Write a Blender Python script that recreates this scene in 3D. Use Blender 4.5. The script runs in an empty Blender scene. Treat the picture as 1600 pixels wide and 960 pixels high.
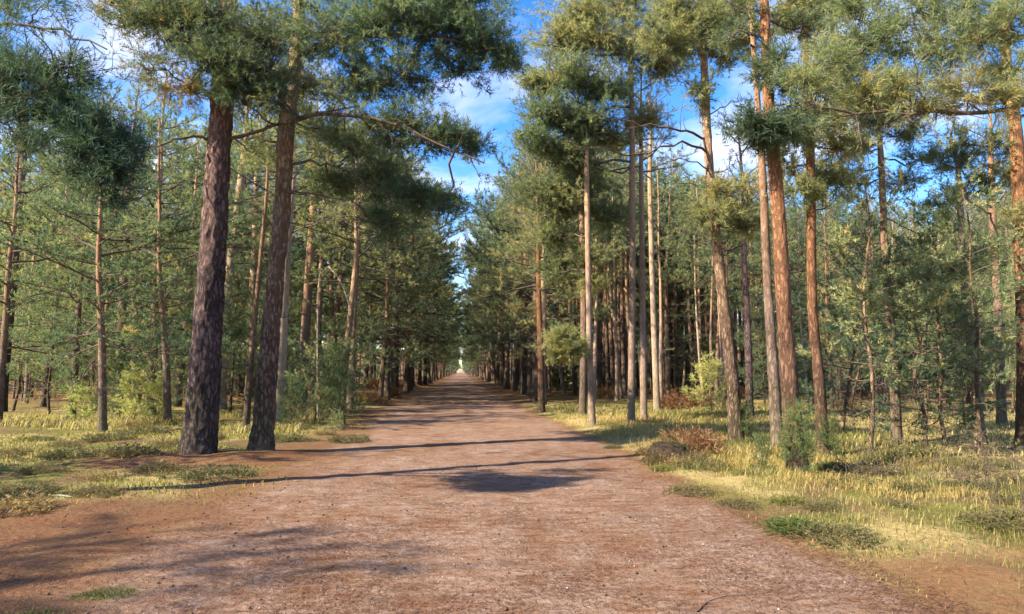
import bpy, math, random
import numpy as np
from mathutils import Vector, Euler

# ------------------------------------------------------------------ camera, world, sun, exposure
SC = bpy.context.scene
COL = SC.collection
CAM_H = 1.6
FPX = 1100.0                     # focal length in pixels of a 1600 px wide frame
PITCH = math.radians(5.2)
YAW = math.radians(-4.16)
cam_d = bpy.data.cameras.new('camera')
cam_d.sensor_fit = 'HORIZONTAL'
cam_d.sensor_width = 36.0
cam_d.lens = FPX / 1600 * 36
cam_d.clip_start = 0.05
cam_d.clip_end = 4000
cam = bpy.data.objects.new('camera', cam_d)
COL.objects.link(cam)
cam.location = (0, 0, CAM_H)
cam.rotation_euler = (math.radians(90) + PITCH, 0, YAW)
SC.camera = cam

SUN_EL = math.radians(38)
SUN_DIR = np.array([-0.92, -0.39])           # horizontal direction towards the sun
SUN_DIR = SUN_DIR / np.linalg.norm(SUN_DIR)
to_sun = Vector((SUN_DIR[0] * math.cos(SUN_EL), SUN_DIR[1] * math.cos(SUN_EL), math.sin(SUN_EL)))
sun_d = bpy.data.lights.new('sun', 'SUN')
sun_d.energy = 2.7
sun_d.angle = math.radians(0.6)
sun_d.color = (1.0, 0.86, 0.66)
sun = bpy.data.objects.new('sun', sun_d)
COL.objects.link(sun)
sun.rotation_euler = to_sun.to_track_quat('Z', 'Y').to_euler()

world = bpy.data.worlds.new('World')
SC.world = world
world.use_nodes = True
wn, wl = world.node_tree.nodes, world.node_tree.links
wn.clear()
w_out = wn.new('ShaderNodeOutputWorld')
w_bg = wn.new('ShaderNodeBackground')
w_bg.inputs['Strength'].default_value = 0.15
w_sky = wn.new('ShaderNodeTexSky')
w_sky.sky_type = 'NISHITA'
w_sky.sun_disc = False
w_sky.sun_elevation = SUN_EL
w_sky.sun_rotation = math.atan2(SUN_DIR[0], SUN_DIR[1])
w_sky.air_density = 1.0
w_sky.dust_density = 0.4
w_sky.ozone_density = 2.0
w_tc = wn.new('ShaderNodeTexCoord')
w_sep = wn.new('ShaderNodeSeparateXYZ')
wl.new(w_tc.outputs['Generated'], w_sep.inputs[0])
w_z = wn.new('ShaderNodeMath'); w_z.operation = 'MAXIMUM'; w_z.inputs[1].default_value = 0.0
wl.new(w_sep.outputs['Z'], w_z.inputs[0])
w_za = wn.new('ShaderNodeMath'); w_za.operation = 'ADD'; w_za.inputs[1].default_value = 0.22
wl.new(w_z.outputs[0], w_za.inputs[0])
w_dx = wn.new('ShaderNodeMath'); w_dx.operation = 'DIVIDE'
w_dy = wn.new('ShaderNodeMath'); w_dy.operation = 'DIVIDE'
wl.new(w_sep.outputs['X'], w_dx.inputs[0]); wl.new(w_za.outputs[0], w_dx.inputs[1])
wl.new(w_sep.outputs['Y'], w_dy.inputs[0]); wl.new(w_za.outputs[0], w_dy.inputs[1])
w_cmb = wn.new('ShaderNodeCombineXYZ')
wl.new(w_dx.outputs[0], w_cmb.inputs[0]); wl.new(w_dy.outputs[0], w_cmb.inputs[1])
w_noise = wn.new('ShaderNodeTexNoise')
w_noise.inputs['Scale'].default_value = 1.9
w_noise.inputs['Detail'].default_value = 7
w_noise.inputs['Roughness'].default_value = 0.55
w_noise.inputs['Distortion'].default_value = 0.3
wl.new(w_cmb.outputs[0], w_noise.inputs['Vector'])
w_ramp = wn.new('ShaderNodeValToRGB')
w_ramp.color_ramp.elements[0].position = 0.50
w_ramp.color_ramp.elements[0].color = (0, 0, 0, 1)
w_ramp.color_ramp.elements[1].position = 0.68
w_ramp.color_ramp.elements[1].color = (0.9, 0.9, 0.9, 1)
wl.new(w_noise.outputs['Fac'], w_ramp.inputs[0])
w_hsv = wn.new('ShaderNodeHueSaturation')
w_hsv.inputs['Saturation'].default_value = 1.4
w_hsv.inputs['Hue'].default_value = 0.512
w_hsv.inputs['Value'].default_value = 0.36
wl.new(w_sky.outputs[0], w_hsv.inputs['Color'])
w_mix = wn.new('ShaderNodeMixRGB')
w_mix.inputs[2].default_value = (1.4, 1.4, 1.62, 1)
wl.new(w_ramp.outputs[0], w_mix.inputs[0])
wl.new(w_hsv.outputs[0], w_mix.inputs[1])
wl.new(w_mix.outputs[0], w_bg.inputs['Color'])
wl.new(w_bg.outputs[0], w_out.inputs['Surface'])

SC.view_settings.view_transform = 'Standard'
SC.view_settings.look = 'None'
SC.view_settings.exposure = 2.8
SC.view_settings.gamma = 1.0
SC.render.engine = 'CYCLES'
SC.cycles.use_denoising = True
SC.cycles.max_bounces = 8
SC.cycles.diffuse_bounces = 6
SC.cycles.glossy_bounces = 1
SC.cycles.transmission_bounces = 6
SC.cycles.use_adaptive_sampling = True
SC.cycles.adaptive_threshold = 0.02
SC.cycles.caustics_reflective = False
SC.cycles.caustics_refractive = False

# ------------------------------------------------------------------ pixel <-> world
_R = np.array(cam.rotation_euler.to_matrix())
def ray(px, py):
    d = _R @ np.array([(px - 800) / FPX, -(py - 480) / FPX, -1.0])
    return d
def at(px, py, Y):
    """the world point seen at photo pixel (px,py) that lies at distance Y along the track"""
    d = ray(px, py)
    return np.array([0, 0, CAM_H]) + d * (Y / d[1])
def gnd(px, py):
    d = ray(px, py)
    return (np.array([0, 0, CAM_H]) + d * (-CAM_H / d[2]))
def px_of(x, y, z):
    v = _R.T @ np.array([x, y, z - CAM_H])
    return 800 + FPX * v[0] / -v[2], 480 - FPX * v[1] / -v[2]

# ------------------------------------------------------------------ noise
def _hash(ix, iy, seed):
    h = (ix.astype(np.int64) * 374761393 + iy.astype(np.int64) * 668265263 + seed * 974634777) & 0x7fffffff
    h = ((h ^ (h >> 13)) * 1274126177) & 0x7fffffff
    h = (h ^ (h >> 16)) & 0xffff
    return h / 65535.0
def vn(x, y, seed=0, perx=None):
    x = np.asarray(x, float); y = np.asarray(y, float)
    ix = np.floor(x); iy = np.floor(y)
    fx = x - ix; fy = y - iy
    fx = fx * fx * (3 - 2 * fx); fy = fy * fy * (3 - 2 * fy)
    ix1 = ix + 1
    if perx:
        ix = np.mod(ix, perx); ix1 = np.mod(ix1, perx)
    a = _hash(ix, iy, seed); b = _hash(ix1, iy, seed)
    c = _hash(ix, iy + 1, seed); d = _hash(ix1, iy + 1, seed)
    return (a * (1 - fx) + b * fx) * (1 - fy) + (c * (1 - fx) + d * fx) * fy
def fbm(x, y, seed=0, octv=4):
    s = 0; a = 0.5
    for o in range(octv):
        s = s + a * vn(np.asarray(x) * 2 ** o, np.asarray(y) * 2 ** o, seed + o * 17)
        a *= 0.5
    return s / (1 - 0.5 ** octv)
def sst(a, b, x):
    t = np.clip((np.asarray(x, float) - a) / (b - a), 0, 1)
    return t * t * (3 - 2 * t)

def left_edge(y):
    y = np.asarray(y, float)
    return -2.55 + 0.45 * (vn(y * 0.35, y * 0 + 3.3, 5) - 0.5) - 0.5 * sst(18, 30, y) + 0.75 * sst(30, 60, y)
def right_edge(y):
    y = np.asarray(y, float)
    return 3.10 - 0.35 * sst(15, 28, y) - 0.45 * sst(28, 60, y) + 0.35 * (vn(y * 0.45, y * 0 + 8.3, 6) - 0.5) + 0.12 * (vn(y * 2.2, y * 0 + 1.3, 7) - 0.5)
def height(x, y):
    x = np.asarray(x, float); y = np.asarray(y, float)
    offr = sst(0.0, 1.3, x - right_edge(y)); offl = sst(0.2, 2.5, left_edge(y) - x)
    fg = sst(8.5, 12.5, y)
    off = np.maximum(offr, offl * (0.12 + 0.88 * fg))
    h = off * (0.20 * (fbm(x * 0.45, y * 0.45, 11, 3) - 0.45) + 0.10 * (vn(x * 1.7, y * 1.7, 12) - 0.4))
    h += offr * 0.06
    h += 0.03 * (fbm(x * 1.1, y * 1.1, 14, 4) - 0.5) + 0.022 * (vn(x * 4.3, y * 4.3, 15) - 0.5)
    h += 0.55 * sst(1.2, 3.0, -3.2 - x + 1.0) * sst(30, 42, y) * (1 - sst(7, 12, -x))
    h += 0.10 * np.exp(-((x + 4.95) ** 2 + (y - 13.3) ** 2) / .7) + 0.08 * np.exp(-((x + 3.72) ** 2 + (y - 13.7) ** 2) / .5)
    h += 15 * sst(240, 450, np.hypot(x, y)) * sst(9, 34, np.abs(x)) * (y > 0)
    return h
def hz(x, y):
    return float(height(np.array([x]), np.array([y]))[0])

# ------------------------------------------------------------------ material helpers
def new_mat(name):
    m = bpy.data.materials.new(name)
    m.use_nodes = True
    m.node_tree.nodes.clear()
    return m, m.node_tree.nodes, m.node_tree.links
def N(nodes, t, **kw):
    n = nodes.new(t)
    for k, v in kw.items():
        if k in n.inputs:
            n.inputs[k].default_value = v
        else:
            setattr(n, k, v)
    return n
def ramp(nodes, links, src, stops):
    r = nodes.new('ShaderNodeValToRGB')
    e = r.color_ramp.elements
    while len(e) > len(stops): e.remove(e[-1])
    while len(e) < len(stops): e.new(0.5)
    for el, (p, c) in zip(e, stops):
        el.position = p
        el.color = (*c, 1) if len(c) == 3 else c
    links.new(src, r.inputs[0])
    return r
def mixc(nodes, links, fac, a, b, blend='MIX'):
    m = nodes.new('ShaderNodeMixRGB'); m.blend_type = blend
    for i, v in zip((0, 1, 2), (fac, a, b)):
        if hasattr(v, 'is_output'): links.new(v, m.inputs[i])
        elif i == 0: m.inputs[0].default_value = v
        else: m.inputs[i].default_value = (*v, 1)
    return m.outputs[0]
def math_n(nodes, links, op, a, b=None):
    m = nodes.new('ShaderNodeMath'); m.operation = op
    for i, v in enumerate((a, b)):
        if v is None: continue
        if hasattr(v, 'is_output'): links.new(v, m.inputs[i])
        else: m.inputs[i].default_value = v
    return m.outputs[0]

def leaf_mat(name, c_dark, c_mid, c_warm, trans=0.35, rough=0.55):
    m, n, l = new_mat(name)
    out = N(n, 'ShaderNodeOutputMaterial')
    at_ = N(n, 'ShaderNodeAttribute', attribute_name='tint')
    oi = N(n, 'ShaderNodeObjectInfo')
    v = math_n(n, l, 'ADD', at_.outputs['Fac'], math_n(n, l, 'MULTIPLY', math_n(n, l, 'SUBTRACT', oi.outputs['Random'], 0.5), 0.42))
    r = ramp(n, l, v, [(0.0, c_dark), (0.5, c_mid), (0.88, c_warm), (1.0, (0.32, 0.23, 0.09))])
    d = N(n, 'ShaderNodeBsdfPrincipled', Roughness=rough)
    d.inputs['Specular IOR Level'].default_value = 0.25
    l.new(r.outputs[0], d.inputs['Base Color'])
    t = N(n, 'ShaderNodeBsdfTranslucent')
    tc = mixc(n, l, 1.0, r.outputs[0], (1.5, 1.5, 0.9), 'MULTIPLY')
    l.new(tc, t.inputs['Color'])
    mx = N(n, 'ShaderNodeMixShader'); mx.inputs[0].default_value = trans
    l.new(d.outputs[0], mx.inputs[1]); l.new(t.outputs[0], mx.inputs[2])
    l.new(mx.outputs[0], out.inputs[0])
    return m

def bark_mat(name, low_a, low_b, up_a, up_b, z0, z1, bump=0.5, pale=(0.30, 0.26, 0.21), deep=0.68):
    """fissured grey-brown plates below, thin flaky orange bark above"""
    m, n, l = new_mat(name)
    out = N(n, 'ShaderNodeOutputMaterial')
    tc = N(n, 'ShaderNodeTexCoord')
    oi = N(n, 'ShaderNodeObjectInfo')
    mp = N(n, 'ShaderNodeMapping'); mp.inputs['Scale'].default_value = (1, 1, 0.30)
    l.new(tc.outputs['Object'], mp.inputs['Vector'])
    n1 = N(n, 'ShaderNodeTexNoise', Scale=19.0, Detail=7.0, Roughness=0.7)
    l.new(mp.outputs[0], n1.inputs['Vector'])
    vo = N(n, 'ShaderNodeTexVoronoi', feature='DISTANCE_TO_EDGE', Scale=17.0)
    dist = mixc(n, l, 0.13, mp.outputs[0], n1.outputs['Color'])
    l.new(dist, vo.inputs['Vector'])
    crack = ramp(n, l, vo.outputs[0], [(0.0, (0.1, 0.1, 0.1)), (0.17, (1, 1, 1))])
    n2 = N(n, 'ShaderNodeTexNoise', Scale=1.3, Detail=4.0, Roughness=0.6)
    l.new(tc.outputs['Object'], n2.inputs['Vector'])
    n3 = N(n, 'ShaderNodeTexNoise', Scale=60.0, Detail=3.0)
    l.new(mp.outputs[0], n3.inputs['Vector'])
    low = mixc(n, l, n1.outputs['Fac'], low_a, low_b)
    low = mixc(n, l, ramp(n, l, n2.outputs['Fac'], [(0.48, (0, 0, 0)), (0.75, (0.55, 0.55, 0.55))]).outputs[0], low, pale)
    cmask = mixc(n, l, ramp(n, l, n2.outputs['Fac'], [(0.38, (0, 0, 0)), (0.62, (0.8, 0.8, 0.8))]).outputs[0], crack.outputs[0], (1, 1, 1))
    low = mixc(n, l, cmask, tuple(c * deep for c in low_a), low)
    up = mixc(n, l, n1.outputs['Fac'], up_a, up_b)
    up = mixc(n, l, ramp(n, l, n3.outputs['Fac'], [(0.55, (0, 0, 0)), (0.72, (0.45, 0.45, 0.45))]).outputs[0], up, (0.2, 0.15, 0.12))
    sep = N(n, 'ShaderNodeSeparateXYZ'); l.new(tc.outputs['Object'], sep.inputs[0])
    zz = math_n(n, l, 'ADD', sep.outputs['Z'], math_n(n, l, 'MULTIPLY', math_n(n, l, 'SUBTRACT', n2.outputs['Fac'], 0.5), 5.0))
    zf = N(n, 'ShaderNodeMapRange'); zf.inputs[1].default_value = z0; zf.inputs[2].default_value = z1
    l.new(zz, zf.inputs[0])
    col = mixc(n, l, zf.outputs[0], low, up)
    # algae film near the foot
    gz = N(n, 'ShaderNodeMapRange'); gz.inputs[1].default_value = 1.6; gz.inputs[2].default_value = 0.0
    gz.inputs[3].default_value = 0.0; gz.inputs[4].default_value = 0.35
    l.new(zz, gz.inputs[0])
    col = mixc(n, l, gz.outputs[0], col, (0.085, 0.09, 0.045))
    hv = N(n, 'ShaderNodeHueSaturation')
    hv.inputs['Saturation'].default_value = 1.0
    val = N(n, 'ShaderNodeMapRange'); val.inputs[3].default_value = 0.72; val.inputs[4].default_value = 1.25
    l.new(oi.outputs['Random'], val.inputs[0]); l.new(val.outputs[0], hv.inputs['Value'])
    l.new(col, hv.inputs['Color'])
    b = N(n, 'ShaderNodeBsdfPrincipled', Roughness=0.9)
    b.inputs['Specular IOR Level'].default_value = 0.15
    l.new(hv.outputs[0], b.inputs['Base Color'])
    hgt = math_n(n, l, 'ADD', math_n(n, l, 'MULTIPLY', crack.outputs[0], 0.9), math_n(n, l, 'MULTIPLY', n1.outputs['Fac'], 0.8))
    bp = N(n, 'ShaderNodeBump', Strength=min(1.0, bump * 1.4), Distance=0.04)
    l.new(hgt, bp.inputs['Height']); l.new(bp.outputs[0], b.inputs['Normal'])
    l.new(b.outputs[0], out.inputs[0])
    return m

M_NEEDLE = leaf_mat('pine_needles', (0.062, 0.112, 0.078), (0.140, 0.182, 0.100), (0.315, 0.315, 0.150), 0.5)
M_NEEDLE_DARK = leaf_mat('dark_needles', (0.037, 0.073, 0.053), (0.073, 0.112, 0.066), (0.158, 0.172, 0.073), 0.4)
M_NEEDLE_OLIVE = leaf_mat('olive_needles', (0.072, 0.110, 0.066), (0.162, 0.188, 0.096), (0.330, 0.305, 0.140), 0.5)
M_NEEDLE_YOUNG = leaf_mat('young_needles', (0.068, 0.124, 0.072), (0.150, 0.195, 0.098), (0.320, 0.315, 0.145), 0.4)
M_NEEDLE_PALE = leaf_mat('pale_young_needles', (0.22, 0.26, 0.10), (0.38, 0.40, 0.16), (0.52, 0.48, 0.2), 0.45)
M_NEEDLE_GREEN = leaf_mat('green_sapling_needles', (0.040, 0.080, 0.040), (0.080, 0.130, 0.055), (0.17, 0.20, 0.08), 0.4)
M_GRASS = leaf_mat('grass_blades', (0.060, 0.090, 0.025), (0.16, 0.165, 0.045), (0.36, 0.29, 0.10), 0.4)
M_STRAW = leaf_mat('straw_blades', (0.16, 0.15, 0.055), (0.30, 0.26, 0.11), (0.42, 0.35, 0.17), 0.4)
M_HEATHER = leaf_mat('heather_sprigs', (0.050, 0.055, 0.025), (0.105, 0.102, 0.042), (0.17, 0.12, 0.06), 0.3)
M_BRACKEN = leaf_mat('dead_bracken', (0.098, 0.045, 0.024), (0.165, 0.083, 0.041), (0.240, 0.143, 0.075), 0.3)
M_LITTER = leaf_mat('fallen_needles', (0.078, 0.036, 0.021), (0.162, 0.084, 0.051), (0.252, 0.174, 0.114), 0.1)
M_BARK = bark_mat('pine_bark', (0.072, 0.049, 0.039), (0.170, 0.119, 0.093), (0.272, 0.140, 0.076), (0.365, 0.217, 0.128), 2.5, 8.0)
M_BARK_DARK = bark_mat('dark_pine_bark', (0.068, 0.046, 0.046), (0.161, 0.109, 0.102), (0.271, 0.154, 0.123), (0.370, 0.235, 0.186), 3.0, 7.5, 0.8, (0.197, 0.148, 0.142), deep=0.36)
M_BARK_BROWN = bark_mat('brown_pine_bark', (0.106, 0.069, 0.050), (0.238, 0.155, 0.106), (0.357, 0.227, 0.137), (0.476, 0.322, 0.190), 2.2, 6.5, 0.7, (0.309, 0.238, 0.179), deep=0.42)
M_BARK_PALE = bark_mat('pale_pine_bark', (0.221, 0.162, 0.111), (0.374, 0.289, 0.212), (0.340, 0.204, 0.111), (0.425, 0.281, 0.170), 5.0, 10.0, 0.4, (0.425, 0.365, 0.297))
M_BARK_ORANGE = bark_mat('orange_pine_bark', (0.094, 0.052, 0.036), (0.184, 0.108, 0.074), (0.303, 0.127, 0.054), (0.410, 0.209, 0.098), 1.6, 5.8, 0.6, (0.254, 0.172, 0.127))
M_BARK_PINK = bark_mat('pinkish_pine_bark', (0.17, 0.115, 0.085), (0.34, 0.25, 0.19), (0.33, 0.19, 0.11), (0.44, 0.28, 0.17), 3.0, 8.0, 0.4, (0.42, 0.34, 0.27))
def plain_mat(name, a, b, scale, rough=0.9):
    m, n, l = new_mat(name)
    out = N(n, 'ShaderNodeOutputMaterial')
    tc = N(n, 'ShaderNodeTexCoord')
    no = N(n, 'ShaderNodeTexNoise', Scale=scale, Detail=5.0, Roughness=0.65)
    l.new(tc.outputs['Object'], no.inputs['Vector'])
    c = ramp(n, l, no.outputs['Fac'], [(0.3, a), (0.7, b)])
    p = N(n, 'ShaderNodeBsdfPrincipled', Roughness=rough)
    p.inputs['Specular IOR Level'].default_value = 0.2
    l.new(c.outputs[0], p.inputs['Base Color'])
    bp = N(n, 'ShaderNodeBump', Strength=0.6, Distance=0.02)
    l.new(no.outputs['Fac'], bp.inputs['Height']); l.new(bp.outputs[0], p.inputs['Normal'])
    l.new(p.outputs[0], out.inputs[0])
    return m
M_TWIG = plain_mat('twig_bark', (0.055, 0.04, 0.032), (0.13, 0.095, 0.075), 14)
M_TWIG_PALE = plain_mat('pale_twig_bark', (0.20, 0.16, 0.12), (0.36, 0.30, 0.23), 14)
M_STONE = plain_mat('pebble_stone', (0.210, 0.173, 0.150), (0.390, 0.345, 0.315), 30)
M_STUMP = plain_mat('rotten_wood', (0.008, 0.006, 0.005), (0.045, 0.028, 0.018), 11)
M_CONE = plain_mat('cone_scales', (0.05, 0.03, 0.02), (0.14, 0.09, 0.06), 40)

# ------------------------------------------------------------------ mesh helpers
def mesh_tris(name, V, F, mats, mi=None, tint=None, smooth=True):
    me = bpy.data.meshes.new(name)
    V = np.ascontiguousarray(V, np.float32); F = np.ascontiguousarray(F, np.int32)
    me.vertices.add(len(V)); me.vertices.foreach_set('co', V.ravel())
    me.loops.add(F.size); me.loops.foreach_set('vertex_index', F.ravel())
    me.polygons.add(len(F))
    me.polygons.foreach_set('loop_start', np.arange(0, F.size, F.shape[1], dtype=np.int32))
    for m in mats: me.materials.append(m)
    if mi is not None: me.polygons.foreach_set('material_index', np.ascontiguousarray(mi, np.int32))
    me.polygons.foreach_set('use_smooth', np.full(len(F), smooth, dtype=bool))
    if tint is not None:
        a = me.attributes.new('tint', 'FLOAT', 'POINT')
        a.data.foreach_set('value', np.ascontiguousarray(tint, np.float32))
    me.update(calc_edges=True)
    return me

def unit(v):
    v = np.asarray(v, float)
    return v / (np.linalg.norm(v, axis=-1, keepdims=True) + 1e-9)

def tube(P, R, sides):
    P = np.asarray(P, float); R = np.asarray(R, float); n = len(P)
    T = np.gradient(P, axis=0); T = unit(T)
    ref = np.where(np.abs(T[:, 2:3]) > 0.9, np.array([[1.0, 0, 0]]), np.array([[0, 0, 1.0]]))
    if np.any(np.abs(T[:, 2]) > 0.9) and np.any(np.abs(T[:, 2]) <= 0.9):
        ref = np.tile(np.array([[0.31, 0.77, 0.2]]), (n, 1))
    A = unit(np.cross(T, ref)); B = np.cross(T, A)
    th = np.linspace(0, 2 * np.pi, sides, endpoint=False)
    V = P[:, None, :] + R[:, None, None] * (np.cos(th)[None, :, None] * A[:, None, :] + np.sin(th)[None, :, None] * B[:, None, :])
    V = V.reshape(-1, 3)
    i = np.arange(n - 1)[:, None] * sides; j = np.arange(sides)[None, :]; j1 = (j + 1) % sides
    a, b, c, d = i + j, i + j1, i + sides + j1, i + sides + j
    F = np.concatenate([np.stack([a, b, c], -1).reshape(-1, 3), np.stack([a, c, d], -1).reshape(-1, 3)])
    return V, F

class Crown:
    """collects limbs and needle shoots of one crown"""
    def __init__(s, seed):
        s.rng = np.random.default_rng(seed)
        s.tv, s.tf, s.nv = [], [], 0
        s.sp, s.sd, s.sl, s.st = [], [], [], []
    def limb(s, P, R, sides=4):
        V, F = tube(P, R, sides)
        s.tv.append(V); s.tf.append(F + s.nv); s.nv += len(V)
    def shoots(s, P, D, L, T):
        s.sp.append(P); s.sd.append(D); s.sl.append(L); s.st.append(T)
    def twig_shoots(s, P, spacing, tint, up=0.35, sl=(0.16, 0.30), start=0.25):
        """shoots along a small branch"""
        P = np.asarray(P)
        seg = np.linalg.norm(np.diff(P, axis=0), axis=1); L = seg.sum()
        n = max(2, int(L * (1 - start) / spacing))
        t = start + (1 - start) * s.rng.random(n) ** 0.8
        u = t * (len(P) - 1); k = np.minimum(u.astype(int), len(P) - 2); f = (u - k)[:, None]
        pos = P[k] * (1 - f) + P[k + 1] * f
        d = unit(P[k + 1] - P[k])
        d = unit(d * 0.75 + s.rng.normal(0, 0.55, (n, 3)) * np.array([1, 1, 0.7]) + np.array([0, 0, up]))
        s.shoots(pos, d, s.rng.uniform(sl[0], sl[1], n), np.clip(tint + s.rng.normal(0, 0.13, n), 0, 1))
    def branch(s, p0, d0, L, r0, spacing=0.10, tint=0.5, curl=0.25, leaf_from=0.35, subs=3.2, sub_len=0.42, up=0.35, kink=0.16):
        rng = s.rng
        nseg = 7
        P = [np.asarray(p0, float)]; d = unit(d0)
        for i in range(nseg):
            d = unit(d + rng.normal(0, kink, 3) * np.array([1, 1, 0.6]) + np.array([0, 0, curl / nseg]))
            P.append(P[-1] + d * L / nseg)
        P = np.array(P)
        s.limb(P, np.linspace(r0, r0 * 0.22, nseg + 1), 5)
        m = max(3, int(L * subs))
        side = 1
        for q in range(m):
            t = leaf_from + (1 - leaf_from) * (q + rng.random()) / m
            u = t * nseg; k = min(int(u), nseg - 1)
            b = P[k] * (1 - (u - k)) + P[k + 1] * (u - k)
            td = unit(P[k + 1] - P[k])
            sd = unit(np.cross(td, [0, 0, 1])) * side; side = -side
            dd = unit(td * rng.uniform(0.3, 0.9) + sd * rng.uniform(0.4, 1.1) + np.array([0, 0, rng.uniform(-0.25, 0.5)]))
            sl = L * sub_len * rng.uniform(0.55, 1.2) * (1.15 - 0.6 * t)
            sl = max(sl, 0.3)
            Q = [b]
            for i in range(3):
                dd = unit(dd + rng.normal(0, 0.22, 3) + np.array([0, 0, 0.10]))
                Q.append(Q[-1] + dd * sl / 3)
            Q = np.array(Q)
            s.limb(Q, np.linspace(r0 * 0.28, r0 * 0.08, 4) + 0.002, 3)
            s.twig_shoots(Q, spacing, tint + rng.normal(0, 0.06), up)
        s.twig_shoots(P[-3:], spacing * 0.7, tint, up, start=0.0)
        return P
    def dead(s, p0, d0, L, r0, twigs=4):
        rng = s.rng
        P = [np.asarray(p0, float)]; d = unit(d0)
        for i in range(5):
            d = unit(d + rng.normal(0, 0.22, 3) + np.array([0, 0, 0.03]))
            P.append(P[-1] + d * L / 5)
        P = np.array(P)
        s.limb(P, np.linspace(r0, r0 * 0.3, 6), 4)
        for q in range(twigs):
            k = rng.integers(1, 5)
            dd = unit(P[k + 1] - P[k] + rng.normal(0, 0.7, 3))
            l2 = L * rng.uniform(0.15, 0.4)
            Q = np.array([P[k], P[k] + dd * l2 * 0.5, P[k] + unit(dd + rng.normal(0, .3, 3)) * l2])
            s.limb(Q, np.array([r0 * 0.4, r0 * 0.3, r0 * 0.15]) + 0.001, 3)
    def puff(s, attach, c, r, n=60, tint=0.5, flat=0.52, r0=None, up=0.3):
        """a foliage clump at c with radius r, carried by a limb from attach"""
        rng = s.rng
        attach = np.asarray(attach, float); c = np.asarray(c, float)
        L = np.linalg.norm(c - attach)
        if r0 is None: r0 = 0.012 + 0.010 * L
        t = np.linspace(0, 1, 7)[:, None]
        P = attach * (1 - t) + c * t
        P[:, 2] += -0.10 * L * np.sin(t[:, 0] * np.pi)
        P[1:-1] += rng.normal(0, 0.035 * L, (5, 3))
        s.limb(P, np.linspace(r0, r0 * 0.35, 7), 5)
        k = max(6, int(n / 9))
        for q in range(k):
            d = unit(rng.normal(0, 1, 3) * np.array([1, 1, 0.9]))
            rr = r * rng.uniform(0.35, 1.3)
            e = c + d * rr * np.array([1, 1, flat]) * (1 + .35 * math.sin(q * 1.7))
            b = P[rng.integers(4, 7)]
            mid = (b + e) / 2 + rng.normal(0, 0.12 * r, 3)
            Q = np.array([b, mid, e])
            s.limb(Q, np.array([r0 * 0.3, r0 * 0.2, r0 * 0.1]) + 0.002, 3)
            m = max(3, int(n / k))
            tt = 0.3 + 0.75 * rng.random(m) ** 0.7
            pos = np.where(tt[:, None] < 0.5, b + (mid - b) * tt[:, None] * 2, mid + (e - mid) * (tt[:, None] - 0.5) * 2)
            pos = pos + rng.normal(0, 0.085 * r, (m, 3)) * np.array([1, 1, 0.6])
            dd = unit(d * 0.7 + rng.normal(0, 0.6, (m, 3)) + np.array([0, 0, up]))
            s.shoots(pos, dd, rng.uniform(0.16, 0.34, m), np.clip(tint + rng.normal(0, 0.10) + rng.normal(0, 0.11, m), 0, 1))
        return P
    def build(s, name, nper=12, nlen=0.085, nwid=0.016, mats=None, origin=None):
        rng = s.rng
        V, F, MI, TI = [], [], [], []
        off = 0
        if s.tv:
            tv = np.concatenate(s.tv); tf = np.concatenate(s.tf)
            V.append(tv); F.append(tf); MI.append(np.ones(len(tf), int)); TI.append(np.zeros(len(tv)))
            off = len(tv)
        if s.sp:
            p = np.concatenate(s.sp); d = np.concatenate(s.sd); L = np.concatenate(s.sl); ti = np.concatenate(s.st)
            n = len(p)
            p = np.repeat(p, nper, 0); d = np.repeat(d, nper, 0); L = np.repeat(L, nper); ti = np.repeat(ti, nper)
            N_ = n * nper
            t = rng.random(N_)
            perp = rng.normal(0, 1, (N_, 3)); perp -= (perp * d).sum(1, keepdims=True) * d; perp = unit(perp)
            nd = unit(d * rng.uniform(0.45, 1.0, (N_, 1)) + perp * rng.uniform(0.5, 1.0, (N_, 1)))
            b = p + d * (L * t)[:, None]
            side = unit(np.cross(nd, rng.normal(0, 1, (N_, 3))))
            w = nwid * rng.uniform(0.7, 1.3, N_)[:, None]
            tip = b + nd * (nlen * rng.uniform(0.75, 1.25, N_))[:, None]
            nv = np.stack([b - side * w * 0.5, b + side * w * 0.5, tip], 1).reshape(-1, 3)
            V.append(nv); F.append(np.arange(N_ * 3).reshape(-1, 3) + off)
            MI.append(np.zeros(N_, int))
            TI.append(np.repeat(np.clip(ti + rng.normal(0, 0.05, N_), 0, 1), 3))
        V = np.concatenate(V)
        if origin is not None: V = V - np.asarray(origin)
        return mesh_tris(name, V, np.concatenate(F), mats, np.concatenate(MI), np.concatenate(TI))

def smooth_path(P, n):
    """Catmull-Rom through control points, n samples"""
    P = np.asarray(P, float)
    Q = np.vstack([2 * P[0] - P[1], P, 2 * P[-1] - P[-2]])
    L = np.concatenate([[0], np.cumsum(np.linalg.norm(np.diff(P[:, :3], axis=0), axis=1))])
    u = np.interp(np.linspace(0, L[-1], n), L, np.arange(len(P)))
    k = np.minimum(u.astype(int), len(P) - 2); f = (u - k)[:, None]
    p0, p1, p2, p3 = Q[k], Q[k + 1], Q[k + 2], Q[k + 3]
    return 0.5 * (2 * p1 + (p2 - p0) * f + (2 * p0 - 5 * p1 + 4 * p2 - p3) * f ** 2 + (3 * p1 - p0 - 3 * p2 + p3) * f ** 3)

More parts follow.
